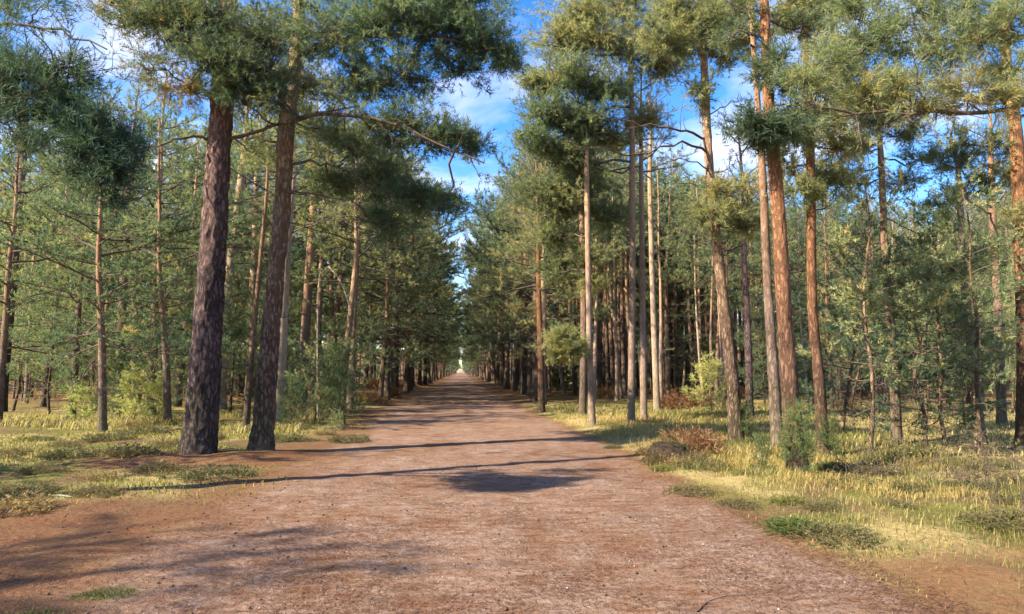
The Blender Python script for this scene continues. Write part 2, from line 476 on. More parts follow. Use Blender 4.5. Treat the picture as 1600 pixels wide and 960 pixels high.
def trunk_mesh(name, path, mat, sides=10, rows=24, seed=0, flare=0.35, bark=0.0, knots=0):
    """path: rows of x,y,z,r relative to the base"""
    S = smooth_path(path, rows)
    P, R = S[:, :3], np.maximum(S[:, 3], 0.01)
    z = P[:, 2]
    r0 = R[0]
    R = R * (1 + flare * np.exp(-np.maximum(z, 0) / (r0 * 1.6 + 0.05)))
    th = np.linspace(0, 2 * np.pi, sides, endpoint=False)
    TH, Z = np.meshgrid(th, z)
    u = TH / (2 * np.pi)
    rng = np.random.default_rng(seed)
    D = 1 + 0.10 * (vn(u * 6, Z * 1.2, seed, 6) - 0.5)
    # buttress roots at the foot
    D += 0.45 * flare * np.exp(-np.maximum(Z, 0) / (r0 * 1.0 + 0.04)) * (vn(u * 7, Z * 0 + 0.5, seed + 3, 7) - 0.4)
    if bark:
        warp = 1.4 * (vn(u * 10, Z * 2.0, seed + 31, 10) - 0.5)
        per = max(14, int(sides / 4.2))
        ridge = 1 - 2 * np.abs(vn(u * per + warp, Z * 5.0, seed + 9, per) - 0.5)
        plate = vn(u * per * 0.6 // 1, Z * 7.0, seed + 13)
        fine = vn(u * per * 2, Z * 22, seed + 15, per * 2)
        D += (bark * (ridge - 0.5) * 1.3 + bark * 0.45 * (fine - 0.5)) / np.maximum(R[:, None], 0.08)
    V = np.stack([P[:, None, 0] + R[:, None] * D * np.cos(TH), P[:, None, 1] + R[:, None] * D * np.sin(TH), np.repeat(z[:, None], sides, 1)], -1)
    V = V.reshape(-1, 3)
    i = np.arange(rows - 1)[:, None] * sides; j = np.arange(sides)[None, :]; j1 = (j + 1) % sides
    a, b, c, d = i + j, i + j1, i + sides + j1, i + sides + j
    F = np.stack([a, b, c, d], -1).reshape(-1, 4)
    F = np.concatenate([F[:, [0, 1, 2]], F[:, [0, 2, 3]]])
    return mesh_tris(name, V, F, [mat])

# ------------------------------------------------------------------ object helpers
def link(o, parent=None):
    COL.objects.link(o)
    if parent is not None: o.parent = parent
    return o
def mobj(name, me, parent=None, kind=None):
    o = bpy.data.objects.new(name, me)
    link(o, parent)
    if kind: o['kind'] = kind
    return o
def thing(name, label, cat, loc=(0, 0, 0), rz=0.0, sc=1.0, group=None):
    o = bpy.data.objects.new(name, None)
    o.empty_display_size = 0.2
    link(o)
    o.location = loc; o.rotation_euler = (0, 0, rz); o.scale = (sc, sc, sc)
    o['label'] = label; o['category'] = cat
    if group: o['group'] = group
    return o
def tag(o, label, cat, group=None):
    o['label'] = label; o['category'] = cat
    if group: o['group'] = group
    return o
def copy_thing(src, loc, rz, sc, label, group=None, tilt=(0, 0)):
    o = src.copy(); COL.objects.link(o)
    o.location = loc; o.rotation_euler = (tilt[0], tilt[1], rz); o.scale = (sc, sc, sc)
    o['label'] = label
    if group: o['group'] = group
    for ch in list(src.children):
        c = ch.copy(); COL.objects.link(c); c.parent = o
    return o
# ------------------------------------------------------------------ ground
def axis(lo_far, lo, hi, hi_far, step, grow=1.16):
    a = list(np.arange(lo, hi + 1e-6, step))
    s = step; v = hi
    while v < hi_far:
        s = min(s * grow, 160); v += s; a.append(v)
    s = step; v = lo
    while v > lo_far:
        s = min(s * grow, 160); v -= s; a.insert(0, v)
    return np.array(a)
gx = axis(-1600, -7.5, 7.0, 1600, 0.10)
gy1 = np.arange(2.5, 14, 0.09)
gy2 = [14.0]; st = 0.10
while gy2[-1] < 2600:
    st = min(st * 1.035, 120); gy2.append(gy2[-1] + st)
gy0 = [2.5]; st = 0.12
while gy0[0] > -60:
    st = st * 1.35; gy0.insert(0, gy0[0] - st)
gy = np.concatenate([gy0[:-1], gy1[gy1 < 13.95], gy2])
GX, GY = np.meshgrid(gx, gy)
GZ = height(GX, GY)
nx, ny = len(gx), len(gy)
V = np.stack([GX, GY, GZ], -1).reshape(-1, 3)
i = np.arange(ny - 1)[:, None] * nx; j = np.arange(nx - 1)[None, :]
F = np.stack([i + j, i + j + 1, i + nx + j + 1, i + nx + j], -1).reshape(-1, 4)
ground_me = mesh_tris('ground', V, F, [])
def masks(x, y):
    le, re = left_edge(y), right_edge(y)
    nz = fbm(x * 0.9, y * 0.9, 41, 4) - 0.5
    nz2 = fbm(x * 3.1, y * 3.1, 44, 3) - 0.5
    tr = sst(-0.10, 0.22, re - x + 0.35 * nz2) * sst(-0.5, 0.6, x - le + 1.4 * nz + 0.5 * nz2)
    # needle carpet on the left: foreground, and round the feet of the two big pines
    lit = sst(-1.2, 1.2, 9.5 - y + 3.2 * nz + 0.10 * (x + 2)) * sst(0, 1, -x)
    d1 = np.hypot((x + 5.0) / 1.9, (y - 13.2) / 1.5); d2 = np.hypot((x + 3.6) / 1.7, (y - 13.3) / 1.5)
    lit = np.maximum(lit, sst(1.35, 0.5, np.minimum(d1, d2) + 1.2 * nz))
    lit = np.maximum(lit, sst(1.6, 0.3, np.maximum(le - x, 0) + 2.2 * nz) * 0.9 * sst(0, 1, -x))
    lit = np.maximum(lit, sst(0.45, 0.0, np.maximum(x - re, 0) + 0.5 * nz2) * sst(0, 1, x) * 0.85)
    lit = np.maximum(lit, 0.9 * sst(6.6, 5.2, y - 0.25 * (x - 3) + 1.5 * nz) * sst(2.5, 3.5, x))
    lit = np.maximum(lit, sst(26, 48, y) * 0.85)
    gp = np.maximum(sst(.75, .35, np.hypot((x + 3.05) / .8, (y - 4.75) / .5) + .5 * nz2), sst(1, .4, np.hypot((x + 2.55) / .3, (y - 5.45) / .2) + .5 * nz2))
    lit = lit * (1 - .8 * gp)
    straw = sst(0.50, 0.66, fbm(x * 0.5 + 9, y * 0.5, 51, 3) + 0.22 * np.exp(-((y - 21.5) / 3.0) ** 2) * (x < -2)
                + 0.18 * np.exp(-((y - 20) / 4.0) ** 2) * (x > 2) + 0.14 * (x > 9))
    moss = sst(0.36, 0.58, fbm(x * 0.8, y * 0.8, 61, 4))
    return tr, np.clip(lit, 0, 1), straw, moss
gtr, glit, gstraw, gmoss = masks(GX, GY)
for nm, arr in (('track', gtr), ('litter', glit), ('straw', gstraw), ('moss', gmoss)):
    a = ground_me.attributes.new(nm, 'FLOAT', 'POINT')
    a.data.foreach_set('value', np.ascontiguousarray(arr.ravel(), np.float32))

m, n, l = new_mat('forest_floor')
out = N(n, 'ShaderNodeOutputMaterial')
geo = N(n, 'ShaderNodeNewGeometry')
def gnoise(scale, detail=5.0, rough=0.6, stretch=None):
    no = N(n, 'ShaderNodeTexNoise', Scale=scale, Detail=detail, Roughness=rough)
    if stretch:
        mp = N(n, 'ShaderNodeMapping'); mp.inputs['Scale'].default_value = stretch
        l.new(geo.outputs['Position'], mp.inputs['Vector']); l.new(mp.outputs[0], no.inputs['Vector'])
    else:
        l.new(geo.outputs['Position'], no.inputs['Vector'])
    return no.outputs['Fac']
def attr(nm): return N(n, 'ShaderNodeAttribute', attribute_name=nm).outputs['Fac']
big = gnoise(0.55, 4); mid = gnoise(2.3, 6, 0.65); fine = gnoise(17, 6, 0.7); vfine = gnoise(70, 4, 0.7)
streak = gnoise(4.0, 5, 0.65, (0.8, 2.2, 1))
lit_c = ramp(n, l, fine, [(0.25, (0.055, 0.025, 0.013)), (0.5, (0.126, 0.058, 0.028)), (0.75, (0.200, 0.104, 0.053))]).outputs[0]
lit_c = mixc(n, l, ramp(n, l, mid, [(0.35, (0, 0, 0)), (0.7, (0.7, 0.7, 0.7))]).outputs[0], lit_c, (0.135, 0.085, 0.043))
sand_shade_c = ramp(n, l, fine, [(0.25, (0.115, 0.074, 0.055)), (0.5, (0.225, 0.158, 0.124)), (0.78, (0.345, 0.262, 0.214))]).outputs[0]  # worn sand, with the foreground's shade put into its grey-pink tone
trk = mixc(n, l, ramp(n, l, math_n(n, l, 'ADD', math_n(n, l, 'MULTIPLY', streak, 0.45), math_n(n, l, 'ADD', math_n(n, l, 'MULTIPLY', mid, 0.25), math_n(n, l, 'MULTIPLY', big, 0.3))), [(0.42, (0.04, 0.04, 0.04)), (0.60, (1, 1, 1))]).outputs[0], lit_c, sand_shade_c)
dark_sp = ramp(n, l, gnoise(1.2, 5, 0.7, (1.0, 1.5, 1)), [(0.56, (0, 0, 0)), (0.70, (0.6, 0.6, 0.6))]).outputs[0]
trk = mixc(n, l, dark_sp, trk, (0.055, 0.037, 0.030))
moss_c = ramp(n, l, math_n(n, l, 'ADD', math_n(n, l, 'MULTIPLY', fine, 0.5), math_n(n, l, 'MULTIPLY', mid, 0.5)),
              [(0.3, (0.044, 0.048, 0.014)), (0.5, (0.112, 0.108, 0.028)), (0.7, (0.216, 0.176, 0.048))]).outputs[0]
straw_c = ramp(n, l, fine, [(0.25, (0.150, 0.112, 0.045)), (0.7, (0.345, 0.277, 0.120))]).outputs[0]
duff_c = ramp(n, l, fine, [(0.25, (0.045, 0.030, 0.017)), (0.5, (0.112, 0.075, 0.038)), (0.75, (0.188, 0.135, 0.068))]).outputs[0]
off = mixc(n, l, attr('moss'), duff_c, moss_c)
off = mixc(n, l, attr('straw'), off, straw_c)
off = mixc(n, l, attr('litter'), off, lit_c)
col = mixc(n, l, attr('track'), off, trk)
col = mixc(n, l, ramp(n, l, vfine, [(0.3, (0.35, 0.35, 0.35)), (0.45, (0, 0, 0))]).outputs[0], col, (0.06, 0.038, 0.028))
p = N(n, 'ShaderNodeBsdfPrincipled', Roughness=0.95)
p.inputs['Specular IOR Level'].default_value = 0.1
l.new(col, p.inputs['Base Color'])
bh = math_n(n, l, 'ADD', math_n(n, l, 'MULTIPLY', fine, 0.8), math_n(n, l, 'ADD', math_n(n, l, 'MULTIPLY', vfine, 0.4), math_n(n, l, 'MULTIPLY', mid, 1.2)))
bp = N(n, 'ShaderNodeBump', Strength=0.8, Distance=0.045)
l.new(bh, bp.inputs['Height']); l.new(bp.outputs[0], p.inputs['Normal'])
l.new(p.outputs[0], out.inputs[0])
ground_me.materials.append(m)
g_o = mobj('ground', ground_me, kind='structure')
g_o['label'] = 'forest floor and wide needle covered track running straight away'

# ------------------------------------------------------------------ tree prototypes
def proto_pine(seed, H, r, cb, spread, nb, mat, needle, spacing=0.105, dead=6, nwid=0.026, nlen=0.115, nper=14, tint=0.5, bend=0.25, sides=9, droop=0.0):
    """trunk and crown meshes, base at the origin"""
    rng = np.random.default_rng(seed)
    k = 7
    bx, by = rng.normal(0, bend, 2)
    path = []
    for i in range(k):
        t = i / (k - 1)
        path.append((bx * math.sin(t * 2.6) + rng.normal(0, 0.04) * (i > 0), by * math.sin(t * 2.3) + rng.normal(0, 0.04) * (i > 0), H * t - 0.15 * (i == 0), r * (1 - 0.86 * t ** 1.1)))
    tm = trunk_mesh('pine_trunk', path, mat, sides, 22, seed, 0.3)
    path = np.array(path)
    def ax(z):
        return np.array([np.interp(z, path[:, 2], path[:, 0]), np.interp(z, path[:, 2], path[:, 1]), z])
    c = Crown(seed + 1000)
    az = rng.uniform(0, 6.28)
    for q in range(nb):
        t = (q + rng.random()) / nb
        z = H * (cb + (0.985 - cb) * t)
        az += 2.4 + rng.normal(0, 0.5)
        prof = (0.45 + 0.9 * math.sin(math.pi * min(1, 0.25 + 0.62 * t))) * (1 - 0.70 * t ** 2.2)
        L = spread * prof * rng.uniform(0.55, 1.15)
        el = -0.15 - droop + 0.85 * t + rng.normal(0, 0.15)
        d = np.array([math.cos(az) * math.cos(el), math.sin(az) * math.cos(el), math.sin(el)])
        c.branch(ax(z), d, max(L, 0.4), (0.010 + 0.010 * L) * min(1, H / 12 + .1), spacing, tint + 0.10 * (t - 0.5) + rng.normal(0, 0.07), curl=0.3, leaf_from=0.22, subs=4.2)
    for q in range(dead):
        z = H * rng.uniform(min(0.16, cb * 0.5), cb + 0.04)
        a = rng.uniform(0, 6.28)
        c.dead(ax(z), (math.cos(a), math.sin(a), rng.uniform(-0.25, 0.2)), rng.uniform(0.4, 1.0) * min(1.8, spread * 0.7), 0.013)
    cm = c.build('pine_crown', nper, nlen, nwid, [needle, M_TWIG])
    return tm, cm, H

def make_from(proto, name, label, cat, loc, rz, sc, group):
    tm, cm, H = proto
    o = thing(name, label, cat, loc, rz, sc, group)
    mobj('trunk', tm, o)
    mobj('crown', cm, o)
    return o

TALL = [proto_pine(101, 14.0, 0.19, 0.42, 3.1, 34, M_BARK, M_NEEDLE, dead=10),
        proto_pine(102, 14.0, 0.17, 0.50, 2.7, 30, M_BARK_BROWN, M_NEEDLE_OLIVE, dead=12),
        proto_pine(103, 14.0, 0.21, 0.34, 3.4, 38, M_BARK_BROWN, M_NEEDLE, tint=0.42, dead=8),
        proto_pine(104, 14.0, 0.18, 0.38, 3.0, 36, M_BARK_ORANGE, M_NEEDLE_OLIVE, tint=0.6, dead=8)]
LOWCROWN = [proto_pine(111, 13.0, 0.16, 0.22, 2.9, 44, M_BARK, M_NEEDLE, tint=0.45, droop=0.15, dead=6),
            proto_pine(112, 13.0, 0.15, 0.16, 2.6, 46, M_BARK_BROWN, M_NEEDLE, tint=0.6, droop=0.2, dead=6)]
SLIM = [proto_pine(121, 13.0, 0.105, 0.58, 1.8, 20, M_BARK_PINK, M_NEEDLE, dead=16, sides=7),
        proto_pine(122, 13.0, 0.09, 0.52, 1.7, 22, M_BARK_PALE, M_NEEDLE_OLIVE, dead=16, sides=7),
        proto_pine(123, 13.0, 0.12, 0.60, 2.0, 20, M_BARK, M_NEEDLE, dead=14, sides=7)]
YOUNG = [proto_pine(131, 5.0, 0.05, 0.18, 1.35, 34, M_BARK_BROWN, M_NEEDLE_YOUNG, spacing=0.075, dead=6, nwid=0.019, nlen=0.085, nper=18, bend=0.1, sides=6, tint=0.5, droop=-0.1),
         proto_pine(132, 5.0, 0.045, 0.30, 1.15, 28, M_BARK_BROWN, M_NEEDLE_YOUNG, spacing=0.075, dead=8, nwid=0.019, nlen=0.085, nper=18, bend=0.15, sides=6, tint=0.65),
         proto_pine(133, 5.0, 0.05, 0.12, 1.45, 36, M_BARK_BROWN, M_NEEDLE, spacing=0.075, dead=6, nwid=0.019, nlen=0.085, nper=18, bend=0.1, sides=6, tint=0.4, droop=-0.05)]
SAPL = [proto_pine(141, 1.5, 0.022, 0.08, 0.70, 28, M_BARK_BROWN, M_NEEDLE_PALE, spacing=0.055, dead=0, nwid=0.016, nlen=0.075, nper=16, bend=0.04, sides=6, tint=0.5, droop=-0.35),
        proto_pine(142, 1.5, 0.022, 0.05, 0.46, 34, M_BARK_BROWN, M_NEEDLE_GREEN, spacing=0.06, dead=0, nwid=0.010, nlen=0.06, nper=22, bend=0.04, sides=6, tint=0.45, droop=-0.3),
        proto_pine(143, 1.5, 0.022, 0.08, 0.60, 22, M_BARK_BROWN, M_NEEDLE_YOUNG, spacing=0.075, dead=0, nwid=0.016, nlen=0.075, nper=16, bend=0.05, sides=6, tint=0.55, droop=-0.3),
        proto_pine(144, 1.5, 0.02, 0.04, 0.24, 50, M_BARK_BROWN, M_NEEDLE_GREEN, spacing=0.045, dead=0, nwid=0.010, nlen=0.06, nper=20, bend=0.03, sides=6, tint=0.5, droop=-0.2)]

# ------------------------------------------------------------------ the pines one can tell apart
HERO_XY = []
def hero(label, pts, mat, needle, H, puffs=(), limbs=(), branches=(), seed=1, sides=16, rows=40, bark=0.0, flare=0.3,
         top=None, nwid=0.0125, nlen=0.11, nper=17, Y=None, sink=0.0, dead=(), tint=0.5, dens=1.0):
    """pts: (px, py, width px) up the trunk from the foot; puffs: (px, py, radius px, dY, tint, n factor)"""
    if Y is None:
        Y = gnd(pts[0][0], pts[0][1])[1]
    base = at(pts[0][0], pts[0][1], Y)
    base[2] = hz(base[0], base[1]) - 0.03
    HERO_XY.append((base[0], base[1]))
    path = []
    rng = np.random.default_rng(seed)
    for k, (px, py, w) in enumerate(pts):
        q = at(px, py, Y) if k else base.copy()
        path.append([q[0] - base[0], q[1] - base[1], q[2] - base[2], w * Y / FPX / 2])
    path[0][2] = -0.12
    last, prev = np.array(path[-1]), np.array(path[-2])
    if H > last[2] + 0.5:
        dirn = (last - prev) / max(last[2] - prev[2], 0.1)
        for f in (0.5, 1.0):
            z = last[2] + (H - last[2]) * f
            path.append([last[0] + dirn[0] * (z - last[2]) * 0.6, rng.normal(0, 0.15), z, last[3] * (1 - 0.8 * f)])
    path = np.array(path)
    if len(pts) > 2: path[1:len(pts), 1] += rng.normal(0, 0.05, len(pts) - 1)
    o = thing('pine_tree', label, 'pine tree', base)
    mobj('trunk', trunk_mesh('hero_trunk', path, mat, sides, rows, seed, flare, bark), o)
    def ax(z):
        return np.array([np.interp(z, path[:, 2], path[:, 0]), np.interp(z, path[:, 2], path[:, 1]), z])
    c = Crown(seed + 500)
    LP = []
    for lb in limbs:     # (list of (px,py,dY), r0, leaf spacing or None, tint)
        P = [at(px, py, Y + dY) - base for px, py, dY in lb[0]]
        P[0] = ax(P[0][2]) if lb[4:] != (False,) else P[0]
        P = smooth_path(np.array([[*q, 0] for q in P]), 14)[:, :3]
        P[1:] += c.rng.normal(0, 0.025, (13, 3))
        c.limb(P, np.linspace(lb[1], lb[1] * 0.3, 14), 6)
        LP.extend(P[4:])
        Lb = np.linalg.norm(P[-1] - P[0])
        for q in range(int(Lb * (4 if lb[2] else 2.2))):
            k = c.rng.integers(3, 13)
            dd = unit(unit(P[k + 1 if k < 13 else k] - P[k - 1]) * 0.6 + c.rng.normal(0, 0.6, 3))
            l2 = c.rng.uniform(0.3, 0.9) * min(1.0, Lb * 0.4)
            if lb[2]:
                c.branch(P[k], dd, l2, lb[1] * 0.3, lb[2], lb[3], leaf_from=0.2, subs=4)
            else:
                c.dead(P[k], dd, l2 * 0.8, lb[1] * 0.25, 3)
    LP = np.array(LP)
    for pf in puffs:
        px, py, rp = pf[:3]
        dY = pf[3] if len(pf) > 3 else 0.0
        ti = pf[4] if len(pf) > 4 else tint
        nf = pf[5] if len(pf) > 5 else 1.0
        w = at(px, py, Y + dY) - base
        r = rp * (Y + dY) / FPX
        hd = math.hypot(w[0] - ax(w[2])[0], w[1])
        a = ax(np.clip(w[2] - 0.15 * hd + 0.1, 0.3, path[-1, 2] - 0.3))
        if len(LP):
            dl = np.linalg.norm(LP - w, axis=1); kk = int(np.argmin(dl))
            if dl[kk] < np.linalg.norm(a - w) * 0.9: a = LP[kk]
        c.puff(a, w, r, int(nf * dens * min(560, 130 + 360 * r * r)), ti)
    for (z, az, el, L) in branches:
        d = np.array([math.cos(az) * math.cos(el), math.sin(az) * math.cos(el), math.sin(el)])
        c.branch(ax(z), d, L, 0.02 + 0.013 * L, 0.13, tint)
    for (z, az, L) in dead:
        c.dead(ax(z), (math.cos(az), math.sin(az), -0.1), L, 0.016)
    if top:              # generic crown above: (z from, spread, number of branches)
        z0, sp, nb = top
        a_ = rng.uniform(0, 6.28)
        for q in range(nb):
            t = (q + rng.random()) / nb
            a_ += 2.4 + rng.normal(0, 0.4)
            el = 0.0 + 0.8 * t + rng.normal(0, 0.15)
            L = sp * (1 - 0.6 * t ** 1.6) * rng.uniform(0.6, 1.1)
            d = np.array([math.cos(a_) * math.cos(el), math.sin(a_) * math.cos(el), math.sin(el)])
            c.branch(ax(z0 + (path[-1, 2] - z0) * t), d, L, 0.014 + 0.010 * L, 0.115, tint + rng.normal(0, 0.06))
    mobj('crown', c.build('hero_crown', nper, nlen, nwid, [needle, M_TWIG]), o)
    return o
PI = math.pi
# left side
hero('thick dark trunked pine with fissured bark, left of the two big trackside pines',
     [(308, 714, 43), (316, 620, 44), (331, 430, 39), (345, 190, 33), (352, 60, 29), (357, -30, 26)], M_BARK_DARK, M_NEEDLE_DARK, 14.5,
     puffs=[(395, 110, 58, -1.4, .5, 1.6), (350, 95, 60, -1.5, .45, 1.6), (370, 140, 40, -1.3, .4, 1.3), (300, 60, 65, -1.2, .55), (250, 40, 60, -1.0, .6), (215, 20, 50, -1.0, .6),
            (290, 135, 42, -.6, .95), (330, 25, 70, -1.3, .5, 1.3), (412, 150, 30, -1.5, .4), (240, 105, 45, -.8, .7, .6), (400, 60, 50, -1.4, .45, 1.3), (180, 10, 45, -.8, .7), (270, 0, 60, -1, .5)],
     limbs=[([(342, 222, 0), (300, 215, -.3), (260, 222, -.5), (215, 238, -.8)], .035, None, .5), ([(362, 222, 0), (400, 205, -.3), (470, 185, -.8), (560, 165, -1.2)], .04, .2, .7)],
     seed=11, sides=72, rows=230, bark=0.035, flare=0.24, top=(8.6, 3.0, 14), nwid=0.0115, nlen=0.10, nper=18,
     dead=[(4.0, 0.3, .5), (3.2, 2.6, .5), (5.3, -2.5, .5)])
hero('big brown trunked pine with spreading boughs over the track, right of the dark trunked pine',
     [(407, 709, 33), (414, 620, 29), (429, 440, 25), (439, 330, 24), (449, 200, 24), (462, 90, 20), (470, -10, 17)], M_BARK_BROWN, M_NEEDLE, 14.0,
     puffs=[(420, 50, 75, .6, .75), (515, 50, 85, -.5, .6), (600, 30, 85, -.8, .4, 1.2), (680, 45, 75, -.8, .45, 1.3), (745, 60, 55, -1., .4, 1.5), (785, 92, 32, -1.1, .4, 1.3),
            (560, 130, 65, 0, .7), (635, 125, 65, -.4, .6), (480, 140, 55, .9, .75), (560, 225, 60, .3, .6), (620, 200, 55, -.3, .55), (665, 210, 45, -.5, .6), (700, 215, 30, -.7, .4),
            (530, 290, 55, .8, .6), (595, 280, 62, .2, .6, 1.1), (645, 310, 52, 0, .5, 1.1), (690, 330, 40, 0, .45, 1.0), (720, 115, 40, -.8, .4, .8), (640, -20, 80, -.6, .4), (540, -30, 80, 0, .5), (720, 0, 60, -.9, .4, 1.2),
            (500, 200, 50, .8, .8, .8), (390, 120, 45, 1.2, .85, .8), (410, 240, 45, 1.2, .8, .6), (600, 350, 45, .6, .45), (740, 225, 26, -.7, .3)],
     limbs=[([(452, 195, 0), (500, 178, -.4), (580, 185, -.8), (640, 200, -1.), (700, 230, -1.1), (760, 258, -1.2)], .05, .2, .4),
            ([(446, 262, 0), (480, 252, -.2), (530, 262, -.3), (560, 280, -.4)], .032, None, .5), ([(440, 300, 0), (470, 300, -.2), (560, 318, -.4)], .028, None, .5),
            ([(464, 90, 0), (540, 60, -.5), (620, 55, -.9), (700, 60, -1), (780, 85, -1.1)], .06, .18, .3),
            ([(447, 230, 0), (400, 215, .3), (365, 220, .5)], .03, .2, .8)],
     seed=12, sides=64, rows=210, bark=0.028, flare=0.26, top=(8.4, 3.4, 14), nwid=0.0125, nper=18, dens=1.2,
     dead=[(3.9, 2.9, .4), (4.6, 0.2, .8), (5.2, -.6, .9), (3.3, -2.7, .5), (2.6, 0.4, .4)])
hero('pale sunlit trunk showing close behind the brown trunked pine',
     [(434, 655, 21), (438, 560, 19), (444, 450, 15), (452, 330, 12)], M_BARK_PALE, M_NEEDLE_OLIVE, 11.0, seed=13, rows=30, top=(5.5, 2.4, 18))
hero('pale leaning trunk between the two big foreground pines',
     [(344, 622, 17), (350, 540, 15), (360, 430, 13), (374, 310, 12)], M_BARK_PALE, M_NEEDLE_OLIVE, 15.0, seed=14, rows=30, top=(8.5, 2.8, 20), Y=31)
hero('reddish brown trunk standing left of the bare arching stem',
     [(470, 618, 17), (478, 500, 15), (487, 370, 12), (492, 280, 10)], M_BARK, M_NEEDLE, 14.0, seed=15, rows=30, top=(7.5, 2.7, 22), Y=32)
hero('dark leaning trunk at the far left edge of the view',
     [(2, 622, 15), (14, 480, 13), (26, 350, 11), (38, 200, 8)], M_BARK_DARK, M_NEEDLE, 13.0, seed=16, rows=30, top=(6.5, 2.8, 24), Y=28)
hero('slim orange sunlit trunk deep in the wood behind the pale saplings',
     [(127, 612, 10), (129, 530, 9), (136, 420, 8)], M_BARK_ORANGE, M_NEEDLE_OLIVE, 13.0, seed=17, rows=24, top=(6, 2.6, 20), Y=42)
hero('slender dark pine left of the pale saplings, leaning right',
     [(68, 622, 9), (84, 500, 8), (96, 400, 7), (104, 300, 6)], M_BARK_DARK, M_NEEDLE, 11.0, seed=18, rows=24, top=(4.6, 2.4, 24), Y=33)
hero('dark pine with a low full crown behind the dark thicket on the left',
     [(186, 628, 13), (192, 470, 12), (203, 290, 9)], M_BARK_DARK, M_NEEDLE_OLIVE, 12.5, seed=19, rows=24, top=(4.4, 2.9, 34), Y=29)
hero('pine reaching black needled boughs into the upper left corner',
     [(-170, 770, 46), (-160, 500, 40), (-150, 200, 36), (-145, -100, 30)], M_BARK_DARK, M_NEEDLE_DARK, 12.5, Y=9.0,
     puffs=[(0, 100, 40, -.9, .4, 1.3), (35, 120, 42, -1, .45, 1.3), (10, 165, 44, -.7, .4, 1.3), (70, 140, 40, -1, .35, 1.3), (60, 185, 42, -.9, .4, 1.3), (100, 165, 36, -1, .45, 1.2), (110, 205, 40, -1, .3, 1.4),
            (145, 195, 30, -1.1, .3, 1.3), (150, 240, 34, -1, .3, 1.4), (178, 235, 26, -1.1, .25, 1.3), (185, 268, 20, -1.1, .25, 1.3), (165, 288, 18, -1, .4), (125, 250, 26, -.8, .4, .8), (95, 100, 20, -1, .6, .8), (120, 125, 20, -1, .5, .8), (195, 215, 16, -1.1, .3),
            (-40, 130, 60, -.6, .4), (15, 15, 36, -.6, .7, .7), (65, 8, 30, -.6, .7, .6), (20, 215, 36, -.5, .6, .6), (40, 240, 24, -.6, .6, .5), (100, 275, 16, -.9, .5, .6), (172, 310, 12, -1, .4, .7)],
     limbs=[([(-150, 80, 0), (-40, 50, -.5), (60, 42, -.7), (120, 58, -.8), (165, 76, -.9)], .03, None, .5), ([(-150, 190, 0), (-40, 150, -.5), (60, 150, -.9), (130, 200, -1.), (185, 275, -1.1)], .045, .16, .4), ([(-150, 160, 0), (-40, 100, -.5), (40, 105, -.9), (110, 135, -1.)], .035, .16, .45)],
     seed=20, sides=40, rows=90, bark=.03, top=(8.0, 2.4, 8), nwid=0.0085, nlen=0.10, nper=18, dens=.62)
# right side
hero('slim pine with pale sunlit foot and yellow green crown, nearest the track at right',
     [(926, 668, 11), (922, 560, 10), (919, 430, 9), (917, 280, 8)], M_BARK_PINK, M_NEEDLE_OLIVE, 9.0,
     puffs=[(915, 290, 50, 0.9, .75), (880, 320, 50, 0.7, .75), (860, 370, 50, 1.1, .7), (925, 400, 42, 0.8, .8), (890, 255, 50, 1.1, .7), (840, 300, 45, 0.8, .55), (950, 340, 40, 1.4, .6), (930, 440, 28, 0.7, .85), (870, 420, 34, 1.4, .6), (905, 205, 45, 1.1, .6),
            (880, 528, 20, -.5, .88, 1.8), (893, 545, 20, -.6, .9, 1.8), (878, 555, 15, -.5, .85, 1.6)],
     limbs=[([(917, 550, 0), (900, 545, -.5), (888, 545, -.9)], .02, None, .5)], seed=31, rows=40, nwid=.017, tint=.75, dens=1.4)
hero('dark trunked slim pine close behind the pale footed one',
     [(910, 655, 12), (912, 540, 11), (912, 430, 10), (908, 300, 9)], M_BARK, M_NEEDLE, 12.0, seed=32, rows=30, top=(6.5, 2.4, 22))
hero('tallest straight orange pine of the cluster beside the yellow grass verge',
     [(986, 664, 12), (988, 500, 11), (988, 300, 10), (986, 140, 8)], M_BARK_PINK, M_NEEDLE, 12.5,
     puffs=[(985, 70, 75, 0, .55), (930, 60, 70, -.6, .6), (880, 115, 60, -.8, .35, 1.2), (850, 175, 45, -.9, .3, 1.3), (905, 190, 55, -.6, .3, 1.2), (945, 140, 60, -.4, .35), (1040, 100, 60, .5, .6), (1010, 190, 42, .3, .7),
            (830, 215, 32, -.9, .3, 1.2), (870, 60, 50, -.5, .55), (960, 10, 70, 0, .5), (900, 20, 55, -.5, .6), (1000, -40, 70, 0, .5), (880, 240, 40, -.5, .35), (950, 220, 40, .4, .6), (840, 130, 36, -.8, .5)],
     seed=33, rows=50, nwid=.016, dens=1.5, nper=16)
hero('orange pine immediately right of the tallest one in the cluster',
     [(1006, 660, 11), (1006, 500, 10), (1003, 350, 8), (1002, 240, 7)], M_BARK_PINK, M_NEEDLE, 11.5, seed=34, rows=36, top=(7.8, 2.0, 16))
hero('grey barked slender pine, rightmost of the cluster beside the yellow grass',
     [(1027, 647, 11), (1022, 500, 9), (1018, 380, 8), (1016, 270, 7)], M_BARK_PALE, M_NEEDLE_OLIVE, 12.5, seed=35, rows=36, top=(8.2, 2.2, 18))
hero('red brown pine at the right edge of the track beyond the yellow grass',
     [(846, 646, 11), (845, 560, 10), (842, 470, 8)], M_BARK_ORANGE, M_NEEDLE_OLIVE, 11.0, seed=36, rows=30, top=(4.6, 2.6, 26))
